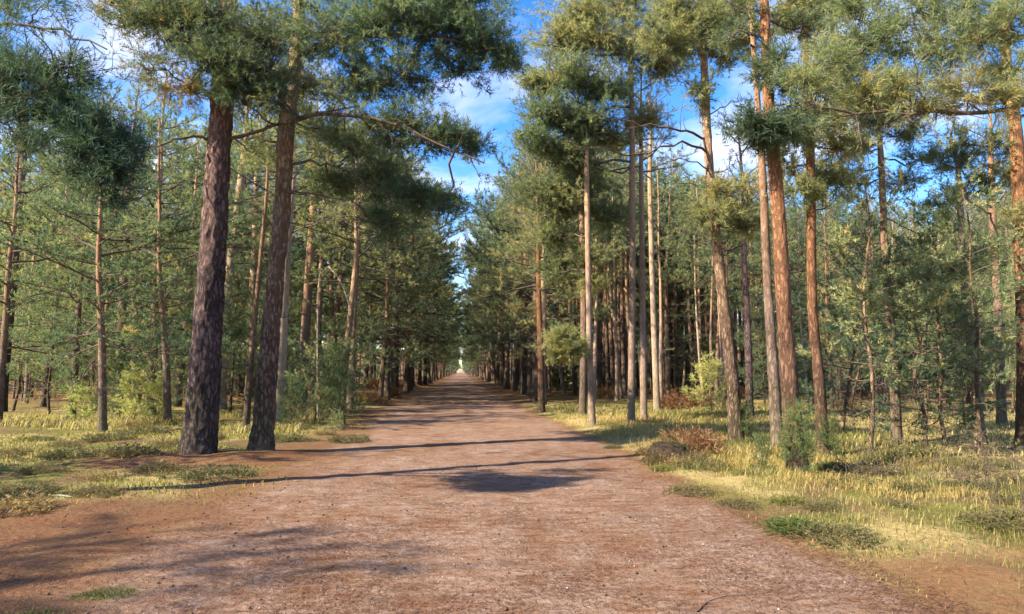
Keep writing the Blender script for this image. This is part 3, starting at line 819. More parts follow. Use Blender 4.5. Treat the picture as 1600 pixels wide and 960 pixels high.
hero('leaning brown pine with bare dead limbs reaching left, beside the rotten stump',
     [(1151, 702, 22), (1142, 590, 19), (1126, 430, 16), (1109, 250, 14), (1100, 95, 12)], M_BARK_BROWN, M_NEEDLE_OLIVE, 9.6,
     puffs=[(1090, 50, 65, 0, .5), (1040, 60, 55, -.5, .5), (1130, 90, 38, .3, .7, .6), (1145, 300, 45, -.3, .72, .6), (1115, 335, 40, -.5, .6, .6), (1160, 350, 40, .3, .6, .6), (1060, 20, 60, 0, .6), (1130, 20, 60, .3, .45), (1180, 60, 40, .3, .55, .6), (1090, 150, 32, -.3, .6, .4)],
     limbs=[([(1107, 215, 0), (1060, 205, -.3), (990, 193, -.6), (925, 178, -.8)], .03, None, .5), ([(1109, 240, 0), (1065, 222, -.4), (1000, 240, -.7), (940, 232, -.9), (875, 222, -1.)], .028, None, .5),
            ([(1112, 268, 0), (1085, 252, -.3), (1030, 248, -.5)], .018, None, .5), ([(1105, 180, 0), (1140, 160, .2), (1175, 155, .4)], .016, None, .5), ([(1104, 150, 0), (1070, 130, -.2), (1040, 135, -.3)], .018, None, .5)],
     seed=37, sides=32, rows=110, bark=.012, nwid=.016, dens=1.4, dead=[(5.0, 0.2, .8), (5.4, 2.9, .9), (4.2, 0.1, .7), (5.8, .4, .9)])
hero('brown pine partly hidden behind the thickest pine of the right side',
     [(1216, 722, 20), (1210, 600, 17), (1201, 450, 14), (1194, 300, 12), (1188, 180, 10)], M_BARK, M_NEEDLE, 11.5, seed=38, sides=24, rows=90, bark=.01, top=(6.8, 2.0, 12), Y=12.9)
hero('thickest pine of the right side, orange upper trunk and a green sapling at its foot',
     [(1248, 742, 29), (1236, 620, 26), (1223, 480, 23), (1213, 320, 21), (1203, 180, 18), (1197, 40, 15), (1195, -60, 13)], M_BARK_ORANGE, M_NEEDLE_DARK, 12.5,
     puffs=[(1205, 105, 34, -.5, .7, 1.2), (1240, 135, 38, -.4, .75), (1180, 195, 36, -.6, .5, 1.3), (1222, 200, 36, -.6, .5, 1.3), (1250, 180, 36, -.3, .7, .8), (1200, 225, 26, -.5, .6), (1255, 40, 40, .2, .8, .8), (1150, 20, 45, .2, .9, .7), (1140, 60, 30, .2, .9, .5)],
     limbs=[([(1197, 75, 0), (1180, 55, -.2), (1140, 52, -.3)], .025, None, .5), ([(1205, 160, 0), (1235, 165, -.3), (1290, 172, -.6)], .022, .2, .7)],
     seed=39, sides=40, rows=150, bark=.014, top=(9, 2.6, 12), nwid=.013, nper=14)
hero('orange pine with open twiggy crown just right of the thickest one',
     [(1287, 716, 19), (1279, 600, 17), (1271, 480, 15), (1265, 300, 14), (1262, 170, 12), (1256, 40, 9)], M_BARK_ORANGE, M_NEEDLE_OLIVE, 10.5,
     puffs=[(1280, 190, 40, -.3, .6, .8), (1240, 215, 32, -.3, .5, .8), (1300, 120, 50, .2, .5, .8), (1330, 80, 50, .3, .5, .9), (1240, 20, 45, 0, .6), (1290, 20, 60, 0, .55), (1310, 230, 38, .4, .7, .7), (1290, 290, 30, .3, .6, .6), (1250, 300, 26, -.2, .5, .6), (1330, 160, 40, .3, .5, .7), (1225, 260, 24, .2, .5, .5)],
     seed=40, sides=24, rows=100, bark=.01, dead=[(4.6, 0, 1.), (5.2, 3., 1.), (6.2, 2.8, 1.), (6.4, .2, 1.)], nwid=.017, dens=1.5)
hero('grey brown pine standing alone in the pale grass, its top against the blue sky',
     [(1402, 702, 16), (1393, 560, 14), (1384, 400, 12), (1376, 240, 9), (1372, 180, 7)], M_BARK, M_NEEDLE_OLIVE, 6.9,
     puffs=[(1370, 190, 42, 0, .7, .8), (1330, 225, 34, -.2, .75, .7), (1345, 160, 40, .2, .6, .8), (1420, 210, 36, .3, .6, .6), (1400, 150, 40, 0, .55, .8), (1300, 260, 30, .3, .7, .5), (1440, 250, 30, .4, .6, .5), (1330, 285, 28, .3, .5, .5), (1420, 285, 26, .2, .6, .5)],
     seed=41, sides=18, dens=1.6, rows=70, bark=.008, dead=[(3.9, .1, .8), (4.3, 3., .9), (3.0, 0.4, .6), (4.8, -.1, 1.)])
hero('pine beyond the frame edge sending a long level limb across the upper right sky',
     [(1760, 790, 48), (1745, 500, 42), (1730, 250, 36), (1725, 0, 30)], M_BARK, M_NEEDLE, 11.0, Y=9.0,
     puffs=[(1300, 95, 52, -.3, .45, .9), (1370, 60, 60, -.2, .4), (1400, 130, 48, -.4, .55), (1460, 85, 66, -.2, .4), (1540, 60, 66, -.3, .5), (1590, 110, 52, -.3, .55), (1510, 145, 44, -.5, .65), (1350, 150, 36, -.4, .6, .8), (1580, 20, 60, -.2, .4), (1430, 20, 56, 0, .35), (1340, 10, 50, 0, .4), (1260, 120, 30, -.5, .5, .7), (1500, 10, 60, .1, .4), (1450, 170, 28, -.5, .7, .6), (1570, 160, 30, -.5, .7, .6)],
     limbs=[([(1735, 190, 0), (1600, 168, -.3), (1530, 178, -.5), (1440, 178, -.5), (1340, 178, -.5), (1250, 165, -.5)], .042, .2, .5), ([(1730, 60, 0), (1600, 60, 0), (1480, 60, -.1), (1350, 70, -.2)], .045, .17, .4)],
     seed=42, sides=20, rows=60, top=(7.2, 2.6, 6), nwid=.0095, nlen=.10, nper=18, tint=.5, dens=1.1)
hero('orange flaking trunk at the far right edge of the view',
     [(1606, 735, 30), (1601, 560, 26), (1594, 400, 23), (1583, 230, 20), (1576, 100, 16)], M_BARK_ORANGE, M_NEEDLE_OLIVE, 10.0,
     puffs=[(1545, 230, 46, .3, .65, .7), (1500, 225, 40, .6, .7, .6), (1560, 275, 34, .3, .7, .6), (1470, 255, 34, .8, .75, .5), (1590, 330, 34, -.4, .8, .6), (1620, 250, 50, 0, .7)], seed=43, sides=30, rows=90, bark=.012, top=(6.6, 2.4, 10), Y=13.2)
hero('slim grey pine between the lone grey brown pine and the right frame edge',
     [(1534, 704, 17), (1520, 560, 14), (1508, 420, 11), (1499, 260, 8)], M_BARK_PALE, M_NEEDLE, 7.0,
     puffs=[(1500, 250, 34, .2, .6, .6), (1530, 300, 34, .2, .5, .7), (1470, 320, 34, .2, .6, .6), (1540, 400, 40, .2, .5, .8), (1490, 420, 34, -.2, .6, .8)], seed=44, rows=50, sides=14)
hero('brown trunk rising behind the rightmost sapling thicket',
     [(1566, 672, 14), (1560, 500, 13), (1553, 350, 11), (1548, 250, 9)], M_BARK, M_NEEDLE, 9.5, seed=45, rows=40, top=(5.6, 2.0, 14), Y=19)
hero('dark slim pine between the leaning brown pine and the thick pair',
     [(1172, 660, 12), (1168, 520, 11), (1163, 400, 9)], M_BARK_DARK, M_NEEDLE, 10.0, seed=46, rows=30, top=(5.6, 2.2, 18), Y=22)
# ------------------------------------------------------------------ the forest behind
TOPX = [-300, 0, 60, 160, 200, 330, 380, 520, 600, 660, 690, 712, 728, 760, 800, 850, 900, 1000, 1060, 1150, 1250, 1350, 1450, 1550, 1700, 1900]
TOPY = [130, 130, 180, 180, 120, 140, 90, 140, 185, 225, 280, 400, 410, 300, 205, 170, 150, 190, 258, 268, 285, 275, 318, 255, 205, 180]
rng = np.random.default_rng(7)
def allowed_top(x, y):
    px, _ = px_of(x, y, 1.6)
    return 1.6 + (580 - np.interp(px, TOPX, TOPY)) / FPX * y
def in_view(x, y, m=60):
    px, _ = px_of(x, y, 1.6)
    return -m < px < 1600 + m
placed = list(HERO_XY)
def try_place(x, y, gap):
    for (a, b) in placed:
        if (a - x) ** 2 + (b - y) ** 2 < gap * gap: return False
    placed.append((x, y)); return True
first = {}
def place(pool, pid, x, y, sc, name, label, cat, group, tilt=0.03):
    loc = (x, y, hz(x, y) - 0.04); rz = rng.uniform(0, 6.28)
    if pid not in first:
        first[pid] = make_from(pool, name, label, cat, loc, rz, sc, group)
        return first[pid]
    return copy_thing(first[pid], loc, rz, sc, label, group, (rng.normal(0, tilt), rng.normal(0, tilt)))
def dist_word(y):
    return 'nearest' if y < 32 else 'middle' if y < 65 else 'far'
n_pine = 0
def pine(x, y, kinds, zone):
    """kinds: list of (pool name, index)"""
    global n_pine
    kind, idx = kinds[rng.integers(len(kinds))]
    pool = {'tall': TALL, 'low': LOWCROWN, 'slim': SLIM}[kind][idx]
    H = min(allowed_top(x, y) * rng.uniform(0.84, 1.04), 18.0)
    H = max(H, 6.0)
    sc = H / pool[2]
    look = {'tall': ['high crowned', 'olive crowned', 'broad crowned', 'orange barked'], 'low': ['deep crowned', 'drooping low crowned'], 'slim': ['slim brown', 'slim pale barked', 'slim dark']}[kind][idx]
    side_word = ', inner side' if abs(x) < .2 * y else ', midway' if abs(x) < .42 * y else ', far out'
    if 'row' in zone: side_word = ''
    label = f'{look} pine, {dist_word(y)} part of {zone}{side_word}'
    place(pool, (kind, idx), x, y, sc, 'pine_tree', label, 'pine tree', f'pines in {zone}')
    n_pine += 1
def yy_early(y, s): return s < 0 and y < 33
AV = [('tall', 0), ('tall', 2), ('tall', 3), ('low', 0), ('low', 1), ('tall', 1)]
y = 24.0
while y < 215:
    for s in (-1, 1):
        x = s * (3.45 + rng.uniform(-0.15, 0.75) + (1.2 if yy_early(y, s) else 0.0) + 0.45 * float(sst(38, 55, y)) + 0.25 * float(sst(90, 140, y)))
        yy = y + rng.uniform(-1.0, 1.0)
        if s < 0 and yy < 27: continue
        if try_place(x, yy, 1.6):
            pine(x, yy, AV if yy > 34 else (AV if s < 0 else [('slim', 0), ('slim', 2), ('tall', 1)]), 'the row edging the track ' + ('left' if s < 0 else 'right'))
    y += 3.4 + 0.012 * y
# dense slim trunks right of the track, fuller wood on the left
tries = 0
nl = nr = 0
while tries < 9000 and n_pine < 300:
    tries += 1
    side = -1 if rng.random() < 0.47 else 1
    y = 17 + 68 * rng.random() ** 1.15
    if side < 0:
        x = -5.5 - rng.random() * (0.66 * y + 2)
        if not in_view(x, y) or y < 19: continue
        # light wood near, closing up behind
        if try_place(x, y, 2.3 if y < 30 else 3.0):
            pine(x, y, [('tall', 0), ('tall', 1), ('tall', 2), ('low', 0), ('low', 1), ('slim', 0), ('slim', 2)], 'the left hand wood'); nl += 1
    else:
        x = 5.6 + rng.random() * (0.86 * y - 4)
        if not in_view(x, y) or y < 23: continue
        if try_place(x, y, 1.5 if x < 0.42 * y else 2.0):
            pine(x, y, [('slim', 0), ('slim', 1), ('slim', 2), ('slim', 0), ('slim', 2), ('tall', 0), ('low', 0)] if x < 0.5 * y else [('slim', 0), ('slim', 1), ('slim', 2), ('low', 1), ('tall', 2)], 'the dense right hand wood'); nr += 1
print('PINES', n_pine, nl, nr, tries)
# everything beyond: one mass of far trees
fv, ff, fmi, fti = [], [], [], []
nv = 0
cnt = 0
while cnt < 1060:
    y = 45 + 190 * rng.random()
    side = 1 if rng.random() < 0.55 else -1
    x = side * (6.2 + rng.random() * (0.85 * y if side > 0 else 0.68 * y))
    if abs(x) < 0.40 * y + 5 and y < (48 if side > 0 else 70): continue
    if cnt >= 900:
        y = rng.uniform(40, 85); x = 5.5 + rng.random() * (.40 * y - 5.5); side = 1
    elif cnt >= 885:
        y = rng.uniform(665, 760); x = rng.uniform(-9, 9)
    elif cnt >= 680:
        y = 205 + 560 * rng.random() ** 1.3; x = side * (2.9 + abs(rng.normal(0, 2.6)))
    elif not in_view(x, y, 100): continue
    cnt += 1
    H = np.clip(allowed_top(x, y) * rng.uniform(0.8, 1.0), 5, 17)
    cb = (rng.uniform(0.45, 0.62) if side > 0 and abs(x) < .45 * y else rng.uniform(0.3, 0.5)) if cnt < 680 else .12
    if cnt % 4 == 0 and cnt < 680: H = rng.uniform(3, 6.5); cb = .02
    z0 = hz(x, y) - 0.1
    if 885 < cnt <= 900: H = rng.uniform(6, 9)
    P = np.array([[x, y, z0], [x + rng.normal(0, .15), y, z0 + H * .5], [x + rng.normal(0, .3), y, z0 + H * .96]])
    tv, tf = tube(P, np.array([.15, .11, .03]) * rng.uniform(.7, 1.2), 5)
    fv.append(tv); ff.append(tf + nv); fmi.append(np.ones(len(tf), int)); fti.append(np.zeros(len(tv))); nv += len(tv)
    k = 60 if cnt <= 900 else 26
    if cnt > 900: cb = .62
    t = rng.random(k); a = rng.random(k) * 6.28
    rr = (2.3 if cnt < 680 else 2.9) * (1 - .75 * t ** 2) * np.sqrt(rng.random(k)) * (0.55 + 0.45 * np.minimum(1, t * 4))
    c = np.stack([x + rr * np.cos(a), y + rr * np.sin(a), z0 + H * (cb + (1 - cb) * t)], -1)
    m_ = 11
    base = np.repeat(c, m_, 0) + rng.normal(0, .30, (k * m_, 3)) * np.array([1, 1, .5])
    d = unit(rng.normal(0, 1, (k * m_, 3)) * np.array([1, 1, .6]))
    sd = unit(np.cross(d, rng.normal(0, 1, d.shape)))
    tri = np.stack([base - sd * .10, base + sd * .10, base + d * .42], 1).reshape(-1, 3)
    fv.append(tri); n_ = k * m_
    ff.append(np.arange(n_ * 3).reshape(-1, 3) + nv); nv += n_ * 3
    fmi.append(np.zeros(n_, int)); fti.append(np.repeat(np.clip(np.repeat(rng.normal(rng.uniform(.3, .6), .12, k), m_) + rng.normal(0, .05, n_), 0, 1), 3))
far = mobj('far_wood', mesh_tris('far_wood', np.concatenate(fv), np.concatenate(ff), [M_NEEDLE, M_BARK], np.concatenate(fmi), np.concatenate(fti)), kind='stuff')
far['label'] = 'far wood of crowded pines closing the view behind the nearer trunks'

for (x, y, k, h) in [(-11.8, 10.3, 'low', 8.6), (-16.5, 0.2, 'tall', 13), (-14.5, -5.0, 'tall', 13)]:  # unseen pines added left of the view to cast shade
    pool = TALL[0] if k == 'tall' else LOWCROWN[0]
    place(pool, (k, 0), x, y, h / pool[2], 'pine_tree', {'low': 'unseen deep crowned pine added left of the view to shade the big trunks', 'tall': 'unseen high crowned pine added left of the view to cast shade'}[k], 'pine tree', 'unseen pines added for shade')
# ------------------------------------------------------------------ young pines under the tall ones
def young(px, Y, h, idx, label, group=None, pool='young'):
    q = at(px, 600, Y)
    src = {'young': YOUNG, 'sapling': SAPL}[pool][idx]
    placed.append((q[0], Y))
    return place(src, (pool, idx), q[0], Y, h / src[2], 'young_pine' if pool == 'young' else 'pine_sapling', label, 'young pine' if pool == 'young' else 'pine sapling', group, 0.04)
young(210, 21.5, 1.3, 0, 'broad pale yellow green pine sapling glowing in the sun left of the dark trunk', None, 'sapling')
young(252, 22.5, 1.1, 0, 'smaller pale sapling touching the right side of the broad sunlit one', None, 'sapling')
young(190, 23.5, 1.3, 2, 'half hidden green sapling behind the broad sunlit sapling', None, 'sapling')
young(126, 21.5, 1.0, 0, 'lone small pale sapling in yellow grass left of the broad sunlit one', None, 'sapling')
young(490, 22.5, 2.0, 2, 'slender pale tipped sapling on a thin dark stem right of the brown trunk', None, 'sapling')
young(541, 22.0, 2.0, 1, 'bushy dark green young pine at the left edge of the track', None, 'sapling')
young(515, 24.5, 1.7, 1, 'dark green sapling behind the bushy one at the left of the track', None, 'sapling')
young(455, 21.0, 1.25, 1, 'low dark green sapling at the foot of the pale sunlit trunk', None, 'sapling')
young(525, 18.0, .55, 2, 'knee high green seedling on the track edge below the bushy young pine', None, 'sapling')
young(1243, 10.5, .85, 3, 'dense dark green sapling wrapping the foot of the thickest right hand pine', None, 'sapling')
young(1185, 10.6, .5, 1, 'small blue green seedling in the verge left of the thick pair of trunks', None, 'sapling')
young(1160, 14.3, .7, 3, 'tiny green seedling against the foot of the leaning brown pine', None, 'sapling')
young(1290, 12.6, .6, 3, 'green sapling against the foot of the orange pine with the twiggy crown', None, 'sapling')
young(1110, 25.0, 1.6, 0, 'pale yellowish sapling bush in front of the dark trunks right of the stump', None, 'sapling')
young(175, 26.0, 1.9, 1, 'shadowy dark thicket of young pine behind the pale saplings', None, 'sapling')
young(555, 30.0, 4.6, 1, 'pale green young pine leaning under the bare arching stem', None)
for k, (px, Y, h, idx) in enumerate([(1352, 12.6, 5.2, 1), (1440, 13.6, 4.2, 2), (1476, 13.2, 4.6, 0), (1528, 12.2, 5.0, 1)]):
    young(px, Y, h, idx, ['thin stemmed young pine with bare lower stem left of the lone grey pine', 'dark slim young pine with dead lower twigs right of the lone grey pine',
                          'young pine in the sapling thicket with a full green top', 'pale stemmed leaning young pine at the right of the sapling thicket'][k])
ny_ = 0
tries = 0
while ny_ < 70 and tries < 5000:
    tries += 1
    if rng.random() < 0.45:
        px = rng.uniform(-20, 640); Y = rng.uniform(24, 48)
        zone = 'left of the track'
    else:
        px = rng.uniform(1230, 1640) if rng.random() < .86 else rng.uniform(1060, 1240); Y = rng.uniform(15.5, 40) if px > 1250 else rng.uniform(30, 48)
        zone = 'right of the track'
    q = at(px, 600, Y)
    if abs(q[0]) < 6 or not try_place(q[0], Y, 1.3): continue
    idx = rng.integers(3)
    h = rng.uniform(3.0, 6.8) if Y > 20 else rng.uniform(2.6, 5.2)
    src = YOUNG[idx]
    place(src, ('young', idx), q[0], Y, h / 5.0, 'young_pine', f"{['bushy', 'thin pale stemmed', 'dark full'][idx]} young pine under taller pines, {'near' if Y < 30 else 'deep'} in the wood {zone}", 'young pine', 'young pines ' + zone, .05)
    ny_ += 1

# ------------------------------------------------------------------ grass, heather, bracken, litter
def blades(name, P, h, w, lean, tint, mat, label, seed=3):
    r = np.random.default_rng(seed)
    n = len(P)
    a = r.random(n) * 6.28
    ld = np.stack([np.cos(a), np.sin(a), np.zeros(n)], -1)
    sdv = np.stack([-np.sin(a + r.normal(0, .8, n)), np.cos(a), np.zeros(n)], -1)
    le = (lean * r.uniform(.3, 1.3, n))[:, None]
    mid = P + ld * le * h[:, None] * .28 + np.array([0, 0, 1]) * h[:, None] * .6
    tip = P + ld * le * h[:, None] * .95 + np.array([0, 0, 1]) * (h * (1 - .35 * le[:, 0]))[:, None]
    W = w[:, None] * .5
    V = np.stack([P - sdv * W, P + sdv * W, mid - sdv * W * .75, mid + sdv * W * .75, tip], 1).reshape(-1, 3)
    F = np.array([[0, 1, 3], [0, 3, 2], [2, 3, 4]])[None] + (np.arange(n) * 5)[:, None, None]
    o = mobj(name, mesh_tris(name, V, F.reshape(-1, 3), [mat], None, np.repeat(np.clip(tint, 0, 1), 5)), kind='stuff')
    o['label'] = label
    return o
r = np.random.default_rng(77)
def scatter(n, x0, x1, y0, y1, pw=1.7):
    """more points near the camera"""
    u = r.random(n)
    if pw == 1.0: pw = 1.001
    y = y0 * (y1 / y0) ** (u ** (1 / 1.0)) if pw is None else (y0 ** (1 - pw) + u * (y1 ** (1 - pw) - y0 ** (1 - pw))) ** (1 / (1 - pw))
    x = r.uniform(x0, x1, n) if np.isscalar(x0) else x0(y) + (x1(y) - x0(y)) * r.random(n)
    return x, y
def field(n, x0, x1, y0, y1, fn, pw=1.7):
    x, y = scatter(n, x0, x1, y0, y1, pw)
    k = r.random(n) < fn(x, y)
    x, y = x[k], y[k]
    return np.stack([x, y, height(x, y) - 0.005], -1)
def off_track(x, y): return 1 - masks(x, y)[0]
# right verge, short green and yellow grass
def f_r(x, y):
    tr, li, stw, mo = masks(x, y)
    e = x - right_edge(y)
    patch = 0.10 + 0.90 * sst(.40, .58, fbm(x * 1.1, y * 1.1, 71, 3))
    return sst(-.08, .10, e) * patch * np.clip(1.05 - li, 0.03, 1)
P = field(165000, lambda y: right_edge(y) - .1, lambda y: right_edge(y) + 1.8 + .30 * y, 4.2, 32, f_r)
e = P[:, 0] - right_edge(P[:, 1])
d_ = P[:, 1]
pn = fbm(P[:, 0] * .8, P[:, 1] * .8, 73, 3)
yel = sst(.48, .68, pn) + .6 * np.exp(-((P[:, 1] - 21) / 4.5) ** 2)
h = r.uniform(.03, .085, len(P)) * (1 + .9 * sst(.2, 1.2, e)) * (.8 + .7 * sst(7, 14, P[:, 1])) * (0.7 + .8 * vn(P[:, 0] * 2.3, P[:, 1] * 2.3, 75))
blades('verge_grass', P, h * r.uniform(.4, 1.0, len(P)), .0026 + .00055 * d_, r.uniform(.4, 1.1, len(P)), .29 + .5 * yel + r.normal(0, .24, len(P)), M_GRASS, 'short green and yellowing grass on the right hand verge of the track', 5)
# tall straw stalks
def f_s(x, y):
    li = masks(x, y)[1]
    return sst(.15, .9, x - right_edge(y)) * sst(.46, .64, fbm(x * .7, y * .7, 81, 3)) * (.25 + .75 * sst(6.5, 12, y)) * np.clip(1.0 - 1.1 * li, 0, 1)
P = field(7500, lambda y: right_edge(y), lambda y: right_edge(y) + 2.5 + .5 * y, 5.2, 30, f_s, 1.5)
h = r.uniform(.09, .28, len(P))
blades('straw_grass', P, h, .0022 + .0005 * P[:, 1], r.uniform(.2, .9, len(P)), .45 + r.normal(0, .2, len(P)), M_STRAW, 'tall bleached straw stalks standing over the right hand verge', 6)
# pale grass under the right hand trees
P = field(30000, lambda y: right_edge(y) + 1.0, lambda y: right_edge(y) + 3 + .8 * y, 12, 30, lambda x, y: .25 + .75 * masks(x, y)[2], 1.2)
blades('pale_wood_grass', P, r.uniform(.05, .19, len(P)), .004 + .0009 * P[:, 1], np.full(len(P), .8), .35 + r.normal(0, .22, len(P)), M_STRAW, 'pale dry grass covering the ground between the right hand trunks', 7)
# left side moss and low grass
def f_l(x, y):
    tr, li, stw, mo = masks(x, y)
    return (.35 + .65 * sst(10, 15, y)) * (1 - tr) * np.clip(1.04 - li, 0, 1) * (.06 + .94 * np.maximum(mo * .8, stw))
P = field(95000, lambda y: -3 - .72 * y, lambda y: left_edge(y) + .3, 8.5, 30, f_l, 1.3)
stw = masks(P[:, 0], P[:, 1])[2]
h = r.uniform(.012, .036, len(P)) * (1 + 1.8 * stw)
blades('mossy_grass', P, h, .004 + .0007 * P[:, 1], r.uniform(.5, 1.1, len(P)), .16 + .45 * stw + r.normal(0, .24, len(P)), M_GRASS, 'low mossy grass and yellow moss on the left of the track', 8)
P = field(15000, lambda y: -3 - .72 * y, lambda y: -4.2 + 0 * y, 18.5, 25.5, lambda x, y: sst(.42, .55, fbm(x * .6, y * .6, 91, 3)), 1.0)
blades('dry_grass_band', P, r.uniform(.12, .34, len(P)), np.full(len(P), .022), np.full(len(P), .8), .4 + r.normal(0, .2, len(P)), M_STRAW, 'band of pale dry grass lit by the sun in front of the left wood', 9)
# fresh green moss in the lower left corner
P = field(42000, -4.0, -1.9, 3.9, 6.0, lambda x, y: np.maximum(sst(1.0, .35, np.hypot((x + 3.05) / .8, (y - 4.75) / .5) + .6 * (fbm(x * 4, y * 4, 5, 3) - .5)), .8 * sst(1, .4, np.hypot((x + 2.55) / .3, (y - 5.45) / .2))), 1.0)
blades('green_moss', P, r.uniform(.015, .04, len(P)), np.full(len(P), .006), np.full(len(P), .9), .24 + r.normal(0, .12, len(P)), M_GRASS, 'fresh green moss patch in the needle carpet at lower left', 10)

def clump(seed, n, rx, rz, mat, nlen, nwid, nper=7, tint=.5, stems=12, sl=(.06, .14)):
    c = Crown(seed)
    d = unit(c.rng.normal(0, 1, (n, 3)) * np.array([1, 1, .8])); d[:, 2] = np.abs(d[:, 2])
    rad = c.rng.uniform(.45, 1.0, n)[:, None] * (0.7 + .5 * vn(d[:, 0] * 2 + 7, d[:, 1] * 2 + 7, seed))[:, None]
    pos = d * rad * np.array([rx, rx, rz])
    c.shoots(pos, unit(d + c.rng.normal(0, .4, (n, 3)) + np.array([0, 0, .5])), c.rng.uniform(sl[0], sl[1], n), np.clip(tint + c.rng.normal(0, .16, n), 0, 1))
    for q in range(stems):
        e = d[q] * np.array([rx, rx, rz]) * c.rng.uniform(.8, 1.15)
        c.limb(np.array([[0, 0, -.05], e * .5 + c.rng.normal(0, .05, 3), e]), np.array([.007, .005, .003]), 3)
    return c.build('clump', nper, nlen, nwid, [mat, M_TWIG])
HEATH = [clump(201, 420, .42, .24, M_HEATHER, .05, .012), clump(202, 420, .50, .20, M_HEATHER, .05, .012, tint=.35), clump(203, 380, .36, .30, M_HEATHER, .05, .012, tint=.75)]
BRACK = [clump(211, 150, .45, .40, M_BRACKEN, .13, .020, 10, sl=(.15, .4)), clump(212, 150, .5, .32, M_BRACKEN, .13, .02, 10, .7, sl=(.15, .4))]
GRNC = [clump(221, 380, .35, .26, M_NEEDLE_YOUNG, .06, .012, tint=.3), clump(222, 380, .40, .22, M_GRASS, .07, .012, tint=.25)]
sfirst = {}
def shrub(pool, pid, px, py, sc, label, cat, name, group, squash=1.0):
    g = gnd(px, py); x, y = g[0], g[1]
    me = pool[pid[1]]
    o = bpy.data.objects.new(name, me); COL.objects.link(o)
    o.location = (x, y, hz(x, y) - .02); o.rotation_euler = (0, 0, rng.uniform(0, 6.28)); o.scale = (sc, sc, sc * squash)
    tag(o, label, cat, group)
    return o
hp = [(60, 742), (105, 722), (150, 748), (200, 718), (35, 770), (100, 700), (260, 700), (175, 690), (20, 715), (250, 735), (335, 745), (150, 775), (60, 690), (230, 680), (205, 672), (330, 690), (480, 690), (510, 680), (470, 672), (540, 690), (20, 800), (120, 668), (440, 690)]
for k, (px, py) in enumerate(hp):
    shrub(HEATH, ('h', k % 3), px + rng.uniform(-6, 6), py, rng.uniform(.7, 1.35), 'low dark olive heather tuft on the mossy ground left of the track', 'heather', 'heather_clump', 'heather tufts left of the track', rng.uniform(.45, .75))
hp = [(1180, 752), (1235, 790), (1290, 800), (1330, 765), (1420, 770), (1480, 765), (1545, 770), (1590, 790), (1585, 830), (1300, 735), (1370, 742), (1110, 735), (1080, 770), (1500, 735), (1440, 730), (1550, 742), (1150, 790), (1040, 735), (960, 700), (1595, 760), (1400, 800), (1250, 830), (1310, 845)]
for k, (px, py) in enumerate(hp):
    gq = gnd(px, py)
    shrub(GRNC if k % 4 == 1 else HEATH, ('h', k % 2), px + rng.uniform(-8, 8), py, rng.uniform(.55, 1.05), 'low heathery tuft in the grass of the right hand verge', 'heather', 'heather_clump', 'heathery tufts on the right verge', rng.uniform(.5, .8))
for k in range(6):
    px = rng.uniform(560, 668); Y = rng.uniform(34, 52)
    q = at(px, 600, Y)
    x = -rng.uniform(3.6, 6.0)
    o = bpy.data.objects.new('bracken_clump', BRACK[k % 2]); COL.objects.link(o)
    o.location = (x, Y, hz(x, Y)); o.scale = (1.3, 1.3, 1.2); o.rotation_euler = (0, 0, rng.uniform(0, 6))
    tag(o, 'rusty dead bracken on the low bank left of the far track', 'bracken', 'dead bracken on the left bank')
for k in range(8):
    Y = rng.uniform(28, 44); x = rng.uniform(5.6, 6 + .28 * Y)
    o = bpy.data.objects.new('bracken_clump', BRACK[k % 2]); COL.objects.link(o)
    o.location = (x, Y, hz(x, Y)); o.scale = (1.3, 1.3, 1.3); o.rotation_euler = (0, 0, rng.uniform(0, 6))
    tag(o, 'rusty dead bracken among the crowded trunks right of the track', 'bracken', 'dead bracken in the right wood')

bx, by = np.meshgrid(np.linspace(-9, 9, 25), np.linspace(0, 14, 12))
bz = 4.2 * np.exp(-(bx / 5.0) ** 2) * sst(0, 9, by) + .5 * (vn(bx * .6, by * .6, 501) - .5) * sst(0, 3, by) - .3
Vb = np.stack([bx, by + 640, bz], -1).reshape(-1, 3)
i = np.arange(11)[:, None] * 25; j = np.arange(24)[None]
Fb = np.stack([i + j, i + j + 1, i + 26 + j, i + 25 + j], -1).reshape(-1, 4)
o = mobj('sand_bank', mesh_tris('sand_bank', Vb, Fb, [plain_mat('pale_sand', (0.24, 0.18, 0.13), (0.36, 0.28, 0.21), .6)]), kind='structure')
o['label'] = 'small pale bank closing the far end of the track'
# rotten stump with its heap of dead bracken, right verge
g = gnd(1052, 722)
st = thing('tree_stump', 'dark rotten stump lying in the grass of the right verge', 'tree stump', (g[0], g[1], hz(g[0], g[1])))
th = np.linspace(0, 2 * PI, 40, endpoint=False)
prof = [(0.60, -.10), (.50, .02), (.45, .08), (.41, .15), (.34, .22), (.25, .28), (.13, .25), (.02, .20)]
TH = np.repeat(th[None], len(prof), 0)
RR = np.array([q[0] for q in prof])[:, None] * (1 + .6 * (vn(TH / (2 * PI) * 13, np.arange(len(prof))[:, None] * .4 + 0 * TH, 301, 13) - .5) + .2 * (vn(TH / (2 * PI) * 5, np.arange(len(prof))[:, None] * .9 + 0 * TH, 302, 5) - .5))
ZZ = np.array([q[1] for q in prof])[:, None] + .22 * (vn(TH / (2 * PI) * 6, RR * 9, 303, 6) - .5) * (np.array([q[1] for q in prof])[:, None] > .15)
V = np.stack([RR * 1.05 * np.cos(TH), RR * .8 * np.sin(TH), ZZ], -1).reshape(-1, 3)
i = np.arange(len(prof) - 1)[:, None] * 40; j = np.arange(40)[None]; j1 = (j + 1) % 40
F = np.stack([i + j, i + j1, i + 40 + j1, i + 40 + j], -1).reshape(-1, 4)
mobj('stump_wood', mesh_tris('stump_wood', V, F, [M_STUMP]), st)
